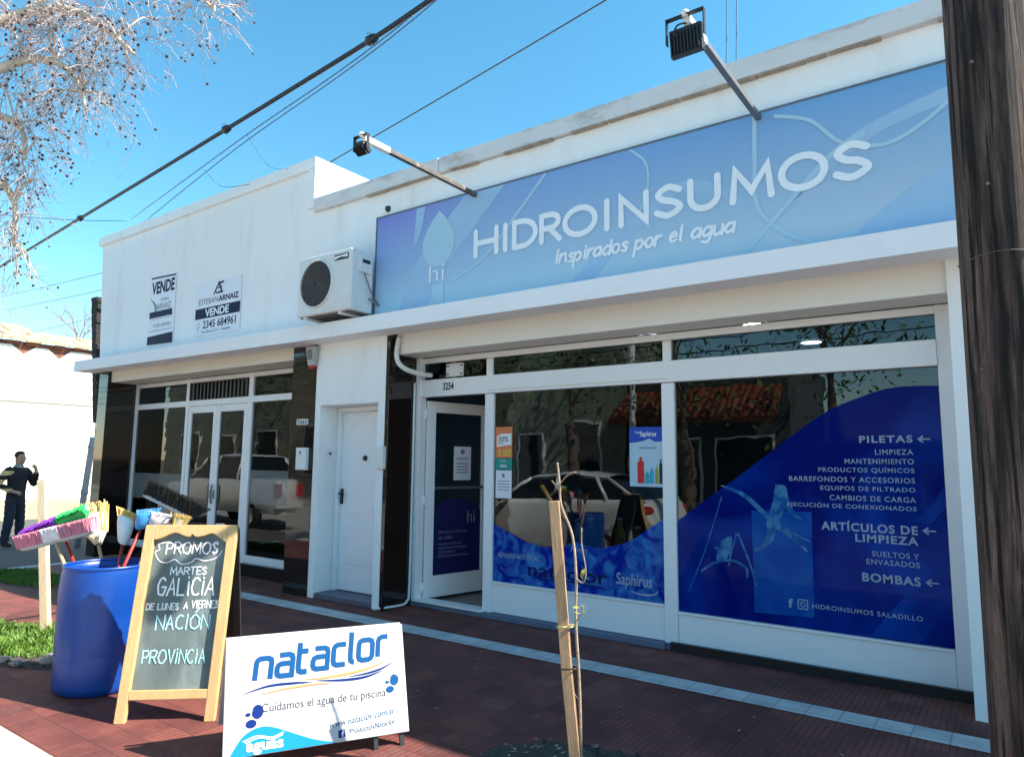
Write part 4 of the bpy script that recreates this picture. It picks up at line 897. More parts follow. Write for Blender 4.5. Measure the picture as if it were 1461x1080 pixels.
for x, y, z, lb in ((-3.3, 7.3, 3.03, 'lit round ceiling lamp behind the middle upper glass light'), (-2.1, 7.2, 3.03, 'lit round ceiling lamp behind the left end of the right upper glass light'), (-1.85, 8.6, 3.03, 'lit round ceiling lamp deep inside the shop')):
    o = thing('ceiling_lamp', lb, 'lamp', (x, y, z), 'ceiling lamps in the shop')
    g = MB(); g.lathe([(.0, 0), (.11, 0), (.11, .015)], (x, y, z), 20); part('lamp_disc', g, MT['lamp'], o)
    g = MB(); g.lathe([(.112, .0), (.13, .0), (.13, .018)], (x, y, z), 20); part('lamp_rim', g, MT['white_plastic'], o)

# ================================================================== CHALKBOARD (A-frame)
ca = .733; lean = .245; A0 = V((-4.53, 2.20, 0)); uu = V((math.cos(ca), math.sin(ca), 0)); bk = V((-uu.y, uu.x, 0)); ww = (V((0, 0, 1)) + bk * lean).normalized()
CF = Fr(A0, uu, ww)
cbd = thing('chalkboard', 'wooden A-frame chalkboard with chalk lettering standing before the blue barrel', 'chalkboard', tuple(A0 + uu * .29))
g = MB(); WB, HB = .588, 1.196
def bar(mb, fr, x0, x1, y0, y1, t, off=0.0): mb.obox(fr.at(x0, y0, off), fr.u * (x1 - x0), fr.vv * (y1 - y0), -fr.n * t)
bar(g, CF, 0, .062, 0, HB, .046); bar(g, CF, WB - .062, WB, 0, HB, .046)
bar(g, CF, .062, WB - .062, .13, .185, .044, -.001)
top = [(.062, HB)] + [(.062, 1.10)] + [tuple(p) for p in smooth([(.075, 1.10), (.12, 1.115), (.19, 1.145), (.25, 1.125), (.285, 1.118), (.305, 1.135), (.325, 1.118), (.38, 1.125), (.43, 1.14), (.49, 1.105), (.514, 1.085)], 4)] + [(WB - .062, 1.085), (WB - .062, HB)]
g.poly(CF, list(reversed(top)), -.001, .044)
part('frame', g, MT['wood_frame'], cbd, bevel=.004)
g = MB(); bar(g, CF, .05, WB - .05, .16, 1.17, .006, -.036); bd = part('board', g, MT['chalkboard'], cbd)
g = MB(); glyphs(g, CF, 'PROMOS', .145, .47, 1.012, 1.085, .010, -.034, .0035)
g.stroke(CF, smooth([(.16, 1.09), (.09, 1.075), (.10, 1.04), (.075, 1.02), (.11, .965), (.16, .955), (.205, .975), (.25, .945), (.31, .955), (.34, .98), (.40, .965), (.47, .985), (.50, 1.03)], 5), .007, -.0335)
part('lettering_pink', g, MT['chalk_pink'], bd)
g = MB(); glyphs(g, CF, 'MARTES', .19, .415, .878, .925, .008, -.034, .002); glyphs(g, CF, 'GALiCiA', .125, .478, .748, .855, .011, -.034, .004); glyphs(g, CF, 'DE LUNES', .072, .272, .66, .698, .007, -.034, .002); glyphs(g, CF, 'A', .305, .328, .665, .70, .008, -.034, .001); glyphs(g, CF, 'ViERNES', .352, .518, .668, .712, .0075, -.034, .002)
part('lettering', g, MT['chalk'], bd)
g = MB(); glyphs(g, CF, 'NACIÓN'.replace('Ó', 'O'), .15, .475, .54, .625, .009, -.034, .003); g.stroke(CF, [(.382, .640), (.402, .662)], .009, -.0335); part('lettering_blue', g, MT['chalk_blue'], bd)
g = MB(); glyphs(g, CF, 'PROViNCiA', .10, .478, .338, .415, .008, -.034, .003); part('lettering_green', g, MT['chalk_green'], bd)
RF = Fr(A0 + bk * .62, uu, (V((0, 0, 1)) - bk * .26).normalized())
g = MB(); bar(g, RF, .0, .05, 0, 1.17, .022); bar(g, RF, WB - .05, WB, 0, 1.17, .022); bar(g, RF, .05, WB - .05, .14, .19, .02, -.001); bar(g, RF, .05, WB - .05, 1.10, 1.165, .02, -.001); bar(g, RF, .05, WB - .05, .19, 1.10, .006, -.008); part('rear_frame', g, MT['black_wood'], cbd, bevel=.004)
for x in (.12, WB - .12):
    g = MB(); bar(g, CF, x - .025, x + .025, HB - .002, HB + .012, .05, -.01); part('hinge', g, MT['grey_metal'], cbd)

# ================================================================== NATACLOR A-FRAME SIGN
na = 1.06; A1 = V((-3.36, 2.19, 0)); u1 = V((math.cos(na), math.sin(na), 0)); b1 = V((-u1.y, u1.x, 0)); w1v = (V((0, 0, 1)) + b1 * .38).normalized()
NF = Fr(A1, u1, w1v)
ns = thing('sandwich_board', 'white metal A-frame advertising sign with large blue lettering on the pavement', 'sign', tuple(A1 + u1 * .5))
g = MB(); bar(g, NF, 0, .99, .075, .662, .018); pn = part('panel', g, MT['nat_white'], ns, bevel=.004)
NB = Fr(A1 + b1 * .56, u1, (V((0, 0, 1)) - b1 * .48).normalized())
g = MB(); bar(g, NB, 0, .99, .09, .68, .018); part('rear_panel', g, MT['nat_white'], ns, bevel=.004)
for x in (.03, .80, .95):
    g = MB(); bar(g, NF, x - .012, x + .012, 0, .64, .02, -.0185); part('leg', g, MT['black_metal'], ns)
for x in (.05, .92):
    g = MB(); bar(g, NB, x - .012, x + .012, 0, .2, .02, -.0185); part('leg', g, MT['black_metal'], ns)
g = MB(); bar(g, NF, .1, .14, .655, .668, .06, -.004); bar(g, NF, .85, .89, .655, .668, .06, -.004); part('hinge', g, MT['grey_metal'], ns)
NG = {'n': [[(0, 0), (0, .8), (.04, .93), (.16, 1), (.52, 1), (.66, .93), (.70, .8), (.70, 0)]],
      'a': [[(.06, 1), (.52, 1), (.66, .93), (.70, .8), (.70, 0), (.18, 0), (.05, .06), (0, .18), (0, .40), (.05, .52), (.18, .58), (.70, .58)]],
      't': [[(0, 1.42), (0, .2), (.04, .06), (.16, 0), (.42, 0)], [(0, 1), (.42, 1)]],
      'c': [[(.60, 1), (.18, 1), (.05, .93), (0, .8), (0, .2), (.05, .07), (.18, 0), (.60, 0)]],
      'l': [[(0, 1.5), (0, .2), (.04, .06), (.14, 0), (.2, 0)]],
      'o': [[(.18, 1), (.52, 1), (.65, .93), (.70, .8), (.70, .2), (.65, .07), (.52, 0), (.18, 0), (.05, .07), (0, .2), (0, .8), (.05, .93)]],
      'r': [[(0, 0), (0, .8), (.05, .93), (.18, 1), (.48, 1)]]}
g = MB(); x = .150; X0, X1 = .150, .882; adv = {'n': 1.0, 'a': 1.0, 't': .70, 'c': .86, 'l': .42, 'o': 1.0, 'r': .5}
tot = sum(adv[c] for c in 'nataclor') - .04; k = 0; sc = (X1 - X0) / tot
for i, c in enumerate('nataclor'):
    base = .438 + .058 * (x - X0) / (X1 - X0)
    for st in NG[c]:
        g.stroke(NF, [(x + px * sc + py * .012, base + py * .108) for px, py in st], .027, .002 + .0004 * (k % 4), closed=(c == 'o'), cap=False); k += 1
    x += adv[c] * sc
part('lettering', g, MT['nat_blue'], pn)
def swoosh(mb, pts, w, off): s_ = smooth(pts, 7); n_ = len(s_); mb.stroke(NF, s_, [.001 + w * math.sin(PI * i / (n_ - 1)) for i in range(n_)], off, cap=False)
g = MB(); swoosh(g, [(.088, .374), (.22, .402), (.36, .402), (.45, .395)], .012, .002); swoosh(g, [(.47, .402), (.62, .388), (.75, .39), (.86, .415)], .013, .0024); swoosh(g, [(.66, .402), (.76, .408), (.85, .425), (.915, .452)], .010, .0028); part('art_wave', g, MT['nat_deep'], pn)
g = MB(); swoosh(g, [(.40, .415), (.55, .412), (.75, .43), (.88, .465)], .012, .0032); swoosh(g, [(.17, .362), (.3, .378), (.45, .384), (.57, .378)], .009, .0036); part('art_wave_orange', g, MT['nat_orange'], pn)
g = MB(); g.text(NF, 'Cuidamos el agua de tu piscina', .19, .866, .262, .318, .002); 
part('lettering_grey', g, MT['nat_grey'], pn)
def rot_text(mb, t, x0, x1, y0, y1, slope, off, **k):
    f_ = Fr(NF.at(x0, y0, 0), (NF.u + NF.vv * slope), NF.vv); mb.text(f_, t, 0, x1 - x0, 0, y1 - y0, off, **k)
g = MB(); rot_text(g, 'www.nataclor.com.ar', .545, .915, .150, .183, .08, .002, shear=.2); rot_text(g, '/ProductosNataclor', .64, .915, .104, .132, .08, .002, shear=.2); part('lettering_web', g, plain('teal_text', (.03, .09, .17), .5), pn)
g = MB(); g.poly(NF, [(.59, .095), (.628, .098), (.628, .136), (.59, .133)], .002); part('print_icon', g, MT['nat_deep'], pn)
g = MB(); g.text(NF, 'f', .605, .622, .100, .130, .004, bold=.04); part('lettering_icon', g, MT['white_print'], pn)
def blob(mb, cx, cy, s):
    mb.poly(NF, arc(cx + .012 * s, cy + .018 * s, .026 * s, .030 * s, 200, 520, 16)[:-1] + [(cx - .016 * s, cy - .004 * s)], .002)
    mb.poly(NF, arc(cx - .016 * s, cy - .030 * s, .024 * s, .018 * s, 0, 330, 14), .002); mb.poly(NF, arc(cx - .030 * s, cy + .010 * s, .012 * s, .008 * s, 0, 340, 10), .0024)
g = MB(); blob(g, .155, .262, 1.15); part('art_drops', g, MT['nat_deep'], pn)
g = MB(); blob(g, .908, .338, 1.0); part('art_drops_light', g, MT['nat_blue'], pn)
g = MB(); g.poly(NF, [(.03, .078)] + [tuple(p) for p in smooth([(.05, .11), (.10, .175), (.17, .205), (.24, .20), (.34, .16), (.46, .11), (.58, .078)], 5)], .002); part('art_wave_cyan', g, MT['nat_cyan'], pn)
g = MB(); g.text(NF, 'aguas', .115, .30, .079, .135, .0045, bold=.03)
g.stroke(NF, smooth([(.10, .148), (.17, .166), (.24, .150), (.30, .166)], 5), .006, .0045); g.stroke(NF, smooth([(.11, .138), (.18, .156), (.24, .140), (.295, .155)], 5), .005, .0049); part('lettering_white', g, MT['white_print'], pn)

# ================================================================== BARREL AND BROOMS
BC = V((-5.36, 2.485, 0))
br = thing('barrel', 'open blue plastic barrel holding brooms on the pavement', 'barrel', tuple(BC))
R = .288
prof = [(R * .90, .0), (R * .97, .012), (R, .05), (R * 1.005, .25), (R * 1.0, .262), (R * 1.005, .274), (R * 1.015, .50), (R * 1.01, .512), (R * 1.015, .524), (R * 1.005, .70), (R * .985, .775), (R * .96, .83), (R * .955, .835), (R * .93, .833), (R * .95, .78), (R * .97, .70), (R * .97, .06), (0, .05)]
g = MB(); g.lathe(prof, BC, 56); part('drum', g, MT['barrel'], br)
g = MB(); g.lathe([(R * .955, .827), (R * .975, .832), (R * .975, .85), (R * .93, .85), (R * .93, .832), (R * .955, .827)], BC, 56); part('rim', g, MT['barrel'], br)

def hmat(nm, c): return mat(nm, c, 0.5, 0.15, 10)
HW = {'red': hmat('red_lacquer_handle', (.30, .03, .02)), 'wood': hmat('bare_wood_handle', (.55, .36, .20)), 'pink': hmat('pinkish_handle', (.6, .35, .25))}
def broom(label, foot, neck, mt_handle, head, rad=.012):
    t = thing('broom', label, 'broom', tuple(foot), 'brooms in the blue barrel')
    g = MB(); g.tube([foot, neck], rad, 10); part('handle', g, mt_handle, t)
    head(t, V(neck), (V(neck) - V(foot)).normalized()); return t
def brush_head(a, b, dirv, blen, w, m_block, cols, label_col=None, seed=1, fuzz=1.0):
    """bar-shaped block from a to b, bristles along dirv"""
    def f(t, neck, ax):
        rnd = random.Random(seed)
        A, B = V(a), V(b); L = B - A; d = V(dirv).normalized(); s = L.cross(d).normalized()
        g = MB(); g.tube([A + L * q - d * .0 for q in (0, .03, .1, .5, .9, .97, 1)], [w * .4, w * .8, w, w, w, w * .8, w * .4], 10); part('block', g, m_block, t)
        n = 60
        for ci, (c0, c1, mt_) in enumerate(cols):
            g = MB(); 
            if fuzz < 2:
                q0 = A + L * c0; q1 = A + L * c1; b0 = w * .7; b1 = w * .9; e_ = d * blen * .86
                g.add([q0 - s * b0, q1 - s * b0, q1 + s * b0, q0 + s * b0, q0 - s * b1 + e_, q1 - s * b1 + e_, q1 + s * b1 + e_, q0 + s * b1 + e_], [(0, 3, 2, 1), (4, 5, 6, 7), (0, 1, 5, 4), (1, 2, 6, 5), (2, 3, 7, 6), (3, 0, 4, 7)])
            for i in range(n * 5):
                q = c0 + (c1 - c0) * rnd.random(); p = A + L * q + s * rnd.choice((-1, 1)) * w * rnd.uniform(.6, 1.25) if fuzz < 2 else A + L * q + s * rnd.uniform(-w, w) * .8
                e = p + d * blen * rnd.uniform(.9, 1.05) + s * (p - A - L * q).dot(s) * .3 + s * rnd.uniform(-.012, .012) * fuzz + L.normalized() * rnd.uniform(-.012, .012) * fuzz
                g.tube([p, e], [.0042, .003], 4, smooth=False)
            part('bristles', g, mt_, t)
        if label_col:
            g = MB(); c = A + L * .55 + d * blen * .35; g.obox(c - L * .16 + s * w * 1.02, L * .32, d * blen * .5, s * .003); part('label_sleeve', g, label_col, t)
    return f
C_ = {k: mat(k + '_bristle', c, .7, .25, 30) for k, c in (('purple', (.16, .02, .32)), ('green', (.02, .42, .10)), ('rose', (.62, .22, .30)), ('white', (.75, .70, .72)), ('straw', (.62, .44, .14)), ('black', (.012, .012, .012)), ('cream', (.72, .58, .40)), ('lblue', (.10, .36, .66)))}
B0 = lambda dx, dy: V((BC.x + dx, BC.y + dy, .10))
cv = V((.91, -.41, 0))                                        # roughly towards the street side
broom('push broom with purple and green bristles leaning out of the blue barrel', B0(.1, .05), (-5.97, 2.38, 1.12), HW['red'],
      brush_head((-6.24, 2.22, 1.0), (-5.77, 2.50, 1.225), V((.30, -.22, -.22)), .085, .032, MT['white_plastic'], [(.12, .58, C_['purple']), (.60, .98, C_['green'])], None, 2))
broom('push broom with pale pink bristles and a blue label at the front of the barrel', B0(.12, 0), (-5.86, 2.33, .97), HW['wood'],
      brush_head((-6.13, 2.20, .915), (-5.60, 2.48, 1.065), V((-.05, -.06, .30)), .10, .028, MT['grey_plastic'], [(.0, .36, C_['rose']), (.36, .58, C_['white']), (.58, 1.0, C_['rose'])], C_['lblue'], 3))
def straw_head(wide, h, mt_, seed, side, thick=.03):
    def f(t, neck, ax):
        rnd = random.Random(seed); s = V(side).normalized(); th = ax.cross(s).normalized()
        g = MB()
        ring = []
        for q, wd, tk in ((0, .022, .022), (.12, .045, .03), (.3, wide * .34, thick), (.55, wide * .42, thick), (.75, wide * .46, thick * .9)):
            ring.append((neck + ax * h * q, wd, tk))
        n = 16; vs = []
        for c, wd, tk in ring:
            for j in range(n): a = 2 * PI * j / n; vs.append(c + s * wd * math.cos(a) + th * tk * math.sin(a))
        g.add(vs, [(i * n + j, i * n + (j + 1) % n, (i + 1) * n + (j + 1) % n, (i + 1) * n + j) for i in range(len(ring) - 1) for j in range(n)], True)
        part('binding', g, C_['cream'], t)
        g = MB()
        for i in range(220):
            q = rnd.uniform(-1, 1); p = neck + ax * h * .3 + s * q * wide * .34 + th * rnd.uniform(-thick, thick)
            g.tube([p, neck + ax * h * rnd.uniform(.9, 1.04) + s * (q * wide * .52 + rnd.uniform(-.01, .01)) + th * rnd.uniform(-thick, thick)], [.0045, .003], 4, smooth=False)
        part('bristles', g, mt_, t)
    return f
broom('yellow straw broom fanning upwards behind the pink broom', B0(.18, .1), (-5.83, 2.62, .93), HW['wood'], straw_head(.24, .38, C_['straw'], 5, (.45, .85, .15)))
def mop_head(mt_a, mt_b, h, w, seed, side):
    def f(t, neck, ax):
        s = V(side).normalized(); th = ax.cross(s).normalized(); rnd = random.Random(seed)
        g = MB(); ring = []
        n = 14; vs = []
        for q, wd, tk in ((0, .02, .02), (.06, w * .30, .03), (.3, w * .40, .04), (.6, w * .5, .045), (.85, w * .55, .04), (.9, w * .5, .02)):
            for j in range(n):
                a = 2 * PI * j / n; vs.append(neck + ax * h * q + s * wd * math.cos(a) * (1 + rnd.uniform(-.06, .06)) + th * tk * math.sin(a))
        g.add(vs, [(i * n + j, i * n + (j + 1) % n, (i + 1) * n + (j + 1) % n, (i + 1) * n + j) for i in range(5) for j in range(n)], True); part('wrap', g, mt_a, t)
        g = MB()
        for i in range(160):
            q = rnd.uniform(-1, 1); p = neck + ax * h * .8 + s * q * w * .5 + th * rnd.uniform(-.03, .03)
            g.tube([p, p + ax * h * .28 + s * q * .02 + th * rnd.uniform(-.015, .015)], [.004, .003], 4, smooth=False)
        part('bristles', g, mt_b, t)
    return f
broom('broom wrapped in pale paper with a straw tip in the middle of the barrel', B0(0, .02), (-5.535, 2.66, .95), HW['red'], mop_head(MT['white_plastic'], C_['straw'], .24, .13, 7, (.8, .45, -.3)))
broom('blue packed broom on a dark red handle at the right of the barrel', B0(-.22, -.05), (-5.36, 2.70, 1.07), HW['red'], mop_head(mat('blue_wrap', (.06, .30, .62), .3, .4, 14), C_['lblue'], .15, .14, 8, (.75, .6, .1)))
broom('white and pink packed broom beside the blue packed broom', B0(-.18, .08), (-5.28, 2.76, 1.06), HW['wood'], mop_head(mat('pink_wrap', (.70, .52, .56), .35, .2, 14), C_['white'], .13, .14, 9, (.8, .5, -.2)))
broom('small yellow bristled brush behind the top of the chalkboard', B0(-.1, .12), (-5.16, 2.86, 1.05), HW['wood'], straw_head(.12, .14, C_['straw'], 11, (.75, .6, -.2), .02))
broom('wide grey broom with stiff black bristles at the far right of the barrel', B0(-.15, .1), (-5.20, 2.86, 1.22), HW['pink'],
      brush_head((-5.40, 2.72, 1.33), (-5.08, 2.95, 1.15), V((.10, .12, .22)), .12, .018, MT['grey_plastic'], [(.0, 1.0, C_['black']), (.0, 1.0, C_['black']), (.0, 1.0, C_['black'])], None, 12, 4.5))

# ================================================================== STAKES, SAPLING
g = MB(); a = V((-7.06, 2.80, -.05)); b = V((-7.47, 2.81, 1.385)); d = (b - a).normalized(); s1 = V((.8, .6, 0)); s1 = (s1 - d * s1.dot(d)).normalized(); s2 = d.cross(s1)
g.obox(a - s1 * .035 - s2 * .03, s1 * .07, s2 * .06, b - a)
o = part('wooden_stake', g, MT['wood_post'], None, a, bevel=.004); tag(o, 'pale square wooden stake in the grass behind the blue barrel', 'stake')
g = MB(); a = V((-1.868, 3.20, -.06)); b = V((-2.023, 3.21, 1.396)); d = (b - a).normalized(); s1 = V((.9, .42, 0)); s1 = (s1 - d * s1.dot(d)).normalized(); s2 = d.cross(s1)
ks = [0, .2, .4, .6, .8, 1.0]; vs = []
for i, q in enumerate(ks):
    c = a + (b - a) * q + s1 * random.uniform(-.004, .004)
    h1, h2 = .027, .024
    vs += [c - s1 * h1 - s2 * h2, c + s1 * h1 - s2 * h2, c + s1 * h1 + s2 * h2, c - s1 * h1 + s2 * h2]
fs_ = [(i * 4 + j, i * 4 + (j + 1) % 4, (i + 1) * 4 + (j + 1) % 4, (i + 1) * 4 + j) for i in range(5) for j in range(4)] + [(3, 2, 1, 0), (20, 21, 22, 23)]
g.add(vs, fs_)
stk = thing('wooden_stake', 'rough wooden stake supporting a sapling in the tree pit before the shop', 'stake', (-1.87, 3.2, 0))
part('post', g, MT['wood_stake'], stk, bevel=.004)
for q, mt_, nm in ((.42, MT['black_metal'], 'tie_wire'), (.56, plain('yellow_tie_plastic', (.55, .50, .22), .6), 'tie')):
    c = a + (b - a) * q; g = MB()
    pts = [c + s1 * (.034 * math.cos(t) + (.02 if math.cos(t) > .3 else 0)) + s2 * .033 * math.sin(t) for t in [2 * PI * i / 16 for i in range(17)]]
    g.tube(pts, .004 if nm == 'tie_wire' else .006, 6); part(nm, g, mt_, stk)
def S_(p): return V((p[0] * .96, p[1] * .96, 1.6 + (p[2] - 1.6) * .96))
sp = thing('sapling', 'thin bare sapling tied to the rough wooden stake before the shop', 'sapling', (-1.93, 3.36, 0))
g = MB(); tr = smooth([S_((-1.935, 3.36, -.20)), *map(S_, [(-1.95, 3.36, .4), (-1.97, 3.355, .75), (-1.965, 3.35, .98), (-2.0, 3.37, 1.2), (-2.075, 3.375, 1.36), (-2.09, 3.38, 1.48), (-2.105, 3.38, 1.60)])], 5)
g.tube(tr, [.008 - .002 * i / (len(tr) - 1) for i in range(len(tr))], 8); part('trunk', g, MT['bark_sapling'], sp)
g = MB()
for p in ([(-1.97, 3.355, .75), (-1.93, 3.35, .80), (-1.915, 3.34, .84)], [(-1.965, 3.35, .98), (-1.92, 3.35, .96), (-1.905, 3.35, 1.03), (-1.93, 3.35, 1.16), (-1.925, 3.34, 1.25)], [(-2.09, 3.38, 1.48), (-2.05, 3.40, 1.53), (-2.0, 3.41, 1.55)], [(-2.085, 3.38, 1.44), (-2.13, 3.36, 1.50)], [(-1.95, 3.36, .35), (-1.99, 3.33, .40), (-2.02, 3.33, .39)]): g.tube(smooth([S_(q) for q in p], 4), .0035, 5)
part('twig', g, MT['bark_sapling'], sp)
g = MB(); rnd = random.Random(4)
for c in ((-1.93, 3.34, .80), (-1.94, 3.34, .83), (-1.93, 3.345, 1.0), (-1.915, 3.34, .98)):
    for i in range(3):
        dd = V((rnd.uniform(-1, 1), rnd.uniform(-1, 1), rnd.uniform(-.2, 1))).normalized() * .04; ss = dd.cross(V((.3, .2, 1))).normalized() * .012; c_ = S_(c)
        g.add([c_, c_ + dd * .5 + ss, c_ + dd, c_ + dd * .5 - ss], [(0, 1, 2, 3)])
part('leaf', g, plain('yellow_green_leaf', (.38, .40, .06), .6), sp)

# tree pit: lumpy dark soil, broken rim
def soil_patch(name, cx, cy, rx, ry, h, label, seed):
    g = MB(); n, m_ = 60, 14; rnd = random.Random(seed)
    for i in range(m_ + 1):
        q = i / m_
        for j in range(n):
            a = 2 * PI * j / n; k = 1 + .10 * noise.noise(V((math.cos(a) * 2, math.sin(a) * 2, seed)))
            x = cx + rx * q * k * math.cos(a); y = cy + ry * q * k * math.sin(a)
            z = .008 + h * (1 - q ** 3) * (.5 + .9 * noise.noise(V((x * 9, y * 9, seed)))) + (.012 * noise.noise(V((x * 40, y * 40, 3))) if q < .97 else 0)
            g.v.append(V((x, y, max(.003, z) if q < 1 else .002)))
    for i in range(m_):
        for j in range(n): g.f.append([i * n + j, i * n + (j + 1) % n, (i + 1) * n + (j + 1) % n, (i + 1) * n + j]); g.sm.append(True)
    for i in range(150):
        a = rnd.uniform(0, 2 * PI); q = rnd.random() ** .5; c = V((cx + rx * q * math.cos(a), cy + ry * q * math.sin(a), .02)); r = rnd.uniform(.006, .022)
        g.ell(c, (r, r * rnd.uniform(.6, 1), r * .6), 6, 4, False)
    o = part(name, g, MT['soil'], None, (cx, cy, 0)); o['kind'] = 'stuff'; tag(o, label, 'soil'); return o
soil_patch('soil', -1.85, 3.20, .62, .50, .035, 'dark lumpy soil in the tree pit at the foot of the sapling', 1)
soil_patch('soil', -6.9, 2.62, .95, .42, .03, 'dark soil of the grass bed beside the blue barrel', 2)
def leaf_litter(cx, cy, rx, ry, n, seed, label='pale dry leaf scraps in the tree pit', z0=.035, zr=.02):
    g = MB(); rnd = random.Random(seed)
    for i in range(n):
        a = rnd.uniform(0, 2 * PI); q = rnd.random() ** .5; c = V((cx + rx * q * math.cos(a), cy + ry * q * math.sin(a), z0 + rnd.uniform(0, zr))); d = V((rnd.uniform(-1, 1), rnd.uniform(-1, 1), rnd.uniform(-.15, .15))).normalized() * rnd.uniform(.01, .025); s_ = d.cross(V((0, .2, 1))).normalized() * .008
        g.add([c - d, c + s_, c + d, c - s_], [(0, 1, 2, 3)])
    o = part('leaf_litter', g, plain('dry_pale_leaf', (.42, .36, .26), .8), None, (cx, cy, 0)); o['kind'] = 'stuff'; tag(o, label, 'leaf litter')
leaf_litter(-1.85, 3.2, .55, .45, 120, 3)
leaf_litter(-3.2, 3.9, 2.6, 1.3, 46, 8, 'few scattered pale leaf scraps on the red pavement before the shop', .004, .006)
def grass(cx, cy, rx, ry, n, h, label, seed):
    g = MB(); rnd = random.Random(seed)
    for i in range(n):
        a = rnd.uniform(0, 2 * PI); q = rnd.random() ** .5; x = cx + rx * q * math.cos(a); y = cy + ry * q * math.sin(a)
        cl = .55 + .8 * max(0, noise.noise(V((x * 3, y * 3, 1))) + .35); hh = h * cl * rnd.uniform(.5, 1.2); ang_ = rnd.uniform(0, 2 * PI); w = V((math.cos(ang_), math.sin(ang_), 0)) * rnd.uniform(.004, .011); ln = V((rnd.uniform(-1, 1), rnd.uniform(-1, 1), 0)) * hh * .6
        p = V((x, y, .0)); g.add([p - w, p + w, p + w * .7 + ln * .4 + V((0, 0, hh * .65)), p + ln + V((0, 0, hh)), p - w * .7 + ln * .4 + V((0, 0, hh * .65))], [(0, 1, 2, 3, 4)])
    o = part('grass', g, MT['grass'], None, (cx, cy, 0)); o['kind'] = 'stuff'; tag(o, label, 'grass')
grass(-7.05, 2.66, .75, .36, 3800, .12, 'bright green grass clump in the bed beside the blue barrel', 1)
grass(-10.9, 3.95, 1.0, .32, 2600, .06, 'low strip of grass further along the pavement near the corner', 2)
rnd = random.Random(9)
for i, (x, y, r) in enumerate(((-6.38, 2.33, .07), (-6.22, 2.50, .09), (-6.55, 2.30, .06), (-6.75, 2.26, .075))):
    g = MB(); n0 = len(g.v); g.ell((x, y, r * .3), (r, r * .75, r * .45), 10, 7, False)
    for v in g.v: v += V((noise.noise(v * 14), noise.noise(v * 14 + V((5, 0, 0))), noise.noise(v * 14 + V((0, 5, 0))))) * r * .35
    o = part('stone', g, MT['rock'], None, (x, y, 0)); tag(o, 'grey broken stone at the edge of the grass bed, %s' % ('beside the barrel foot', 'nearest the barrel', 'in the middle of the row', 'farthest from the barrel')[i], 'stone', 'broken stones along the grass bed')

# ================================================================== UTILITY POLE
up = thing('utility_pole', 'thick weathered dark wooden utility pole at the right edge before the shop', 'utility pole', (.010, 3.10, 0))
g = MB(); n, m_ = 48, 90
for i in range(m_ + 1):
    z = -.2 + 9.2 * i / m_; r = .140 - .0018 * z
    for j in range(n):
        a = 2 * PI * j / n; q = noise.noise(V((math.cos(a) * 5, math.sin(a) * 5, z * .35))); rr = r + .007 * q - .010 * max(0, noise.noise(V((math.cos(a) * 9, math.sin(a) * 9, z * .18 + 7))) - .15)
        g.v.append(V((.010 + rr * math.cos(a), 3.10 + rr * math.sin(a), z)))
for i in range(m_):
    for j in range(n): g.f.append([i * n + j, i * n + (j + 1) % n, (i + 1) * n + (j + 1) % n, (i + 1) * n + j]); g.sm.append(True)
part('shaft', g, MT['pole'], up)
for a_, z in ((-2.2, 1.95), (-1.75, 2.62), (-2.6, 1.42), (-1.9, 3.1), (-2.35, .95)):
    g = MB(); c = V((.010 + .139 * math.cos(a_), 3.1 + .139 * math.sin(a_), z)); g.ell(c, (.007, .007, .007), 6, 4); part('nail', g, MT['rusty'], up)
g = MB()
for z in (2.36,): g.tube([(.010 + .138 * math.cos(t), 3.1 + .138 * math.sin(t), z + .006 * math.sin(3 * t)) for t in [2 * PI * i / 30 for i in range(31)]], .002, 5)
part('wire_band', g, MT['rusty'], up)

# ================================================================== OVERHEAD CABLES
def cable(label, pts, r, mt_=None, wraps=0, group=None, name='overhead_cable'):
    g = MB(); P = smooth(pts, 8); g.tube(P, r, 7)
    rnd = random.Random(len(label))
    for i in range(wraps):
        p = P[int(len(P) * (i + .5) / wraps)]; q = P[min(len(P) - 1, int(len(P) * (i + .5) / wraps) + 1)]; d = (q - p).normalized()
        g.tube([p - d * .08, p - d * .04, p + d * .04, p + d * .08], [r, r * 2.1, r * 1.9, r], 7)
        s_ = d.cross(V((0, 0, 1))).normalized(); g.tube([p, p + s_ * .03 + V((0, 0, .06)), p + s_ * .05 + V((0, 0, .03))], .004, 5); g.tube([p, p - V((0, 0, .06)) + d * .03], .005, 5)
    o = part(name, g, mt_ or MT['cable'], None, pts[0]); return tag(o, label, 'cable', group)
cable('thick black bundled cable crossing the sky, the lowest and heaviest line', [(-30, 5.98, 5.18), (-15.454, 4.766, 5.18), (-5.99, 3.979, 5.20), (-3.5, 3.727, 5.20), (-1.6, 3.4, 5.22), (-.14, 3.12, 5.3)], .021, wraps=9)
cable('thin upper line of the pair running to the corner parapet', [(-11.9, 5.46, 5.62), (-7.71, 4.75, 5.585), (-4.06, 4.19, 5.61), (-.1, 3.2, 5.8)], .0065, MT['cable_blue'], 0, 'thin paired lines to the parapet')
cable('thin lower line of the pair running to the corner parapet', [(-11.5, 5.46, 5.47), (-7.71, 4.75, 5.50), (-4.06, 4.19, 5.56), (-.1, 3.2, 5.72)], .006, MT['cable_blue'], 0, 'thin paired lines to the parapet')
cable('single dark line passing behind the small floodlight to the right', [(-10.6, 7.5, 6.52), (-9.25, 7.5, 6.74), (-6.6, 7.5, 7.15), (-3.94, 7.5, 7.58), (3, 7.5, 8.75)], .011)
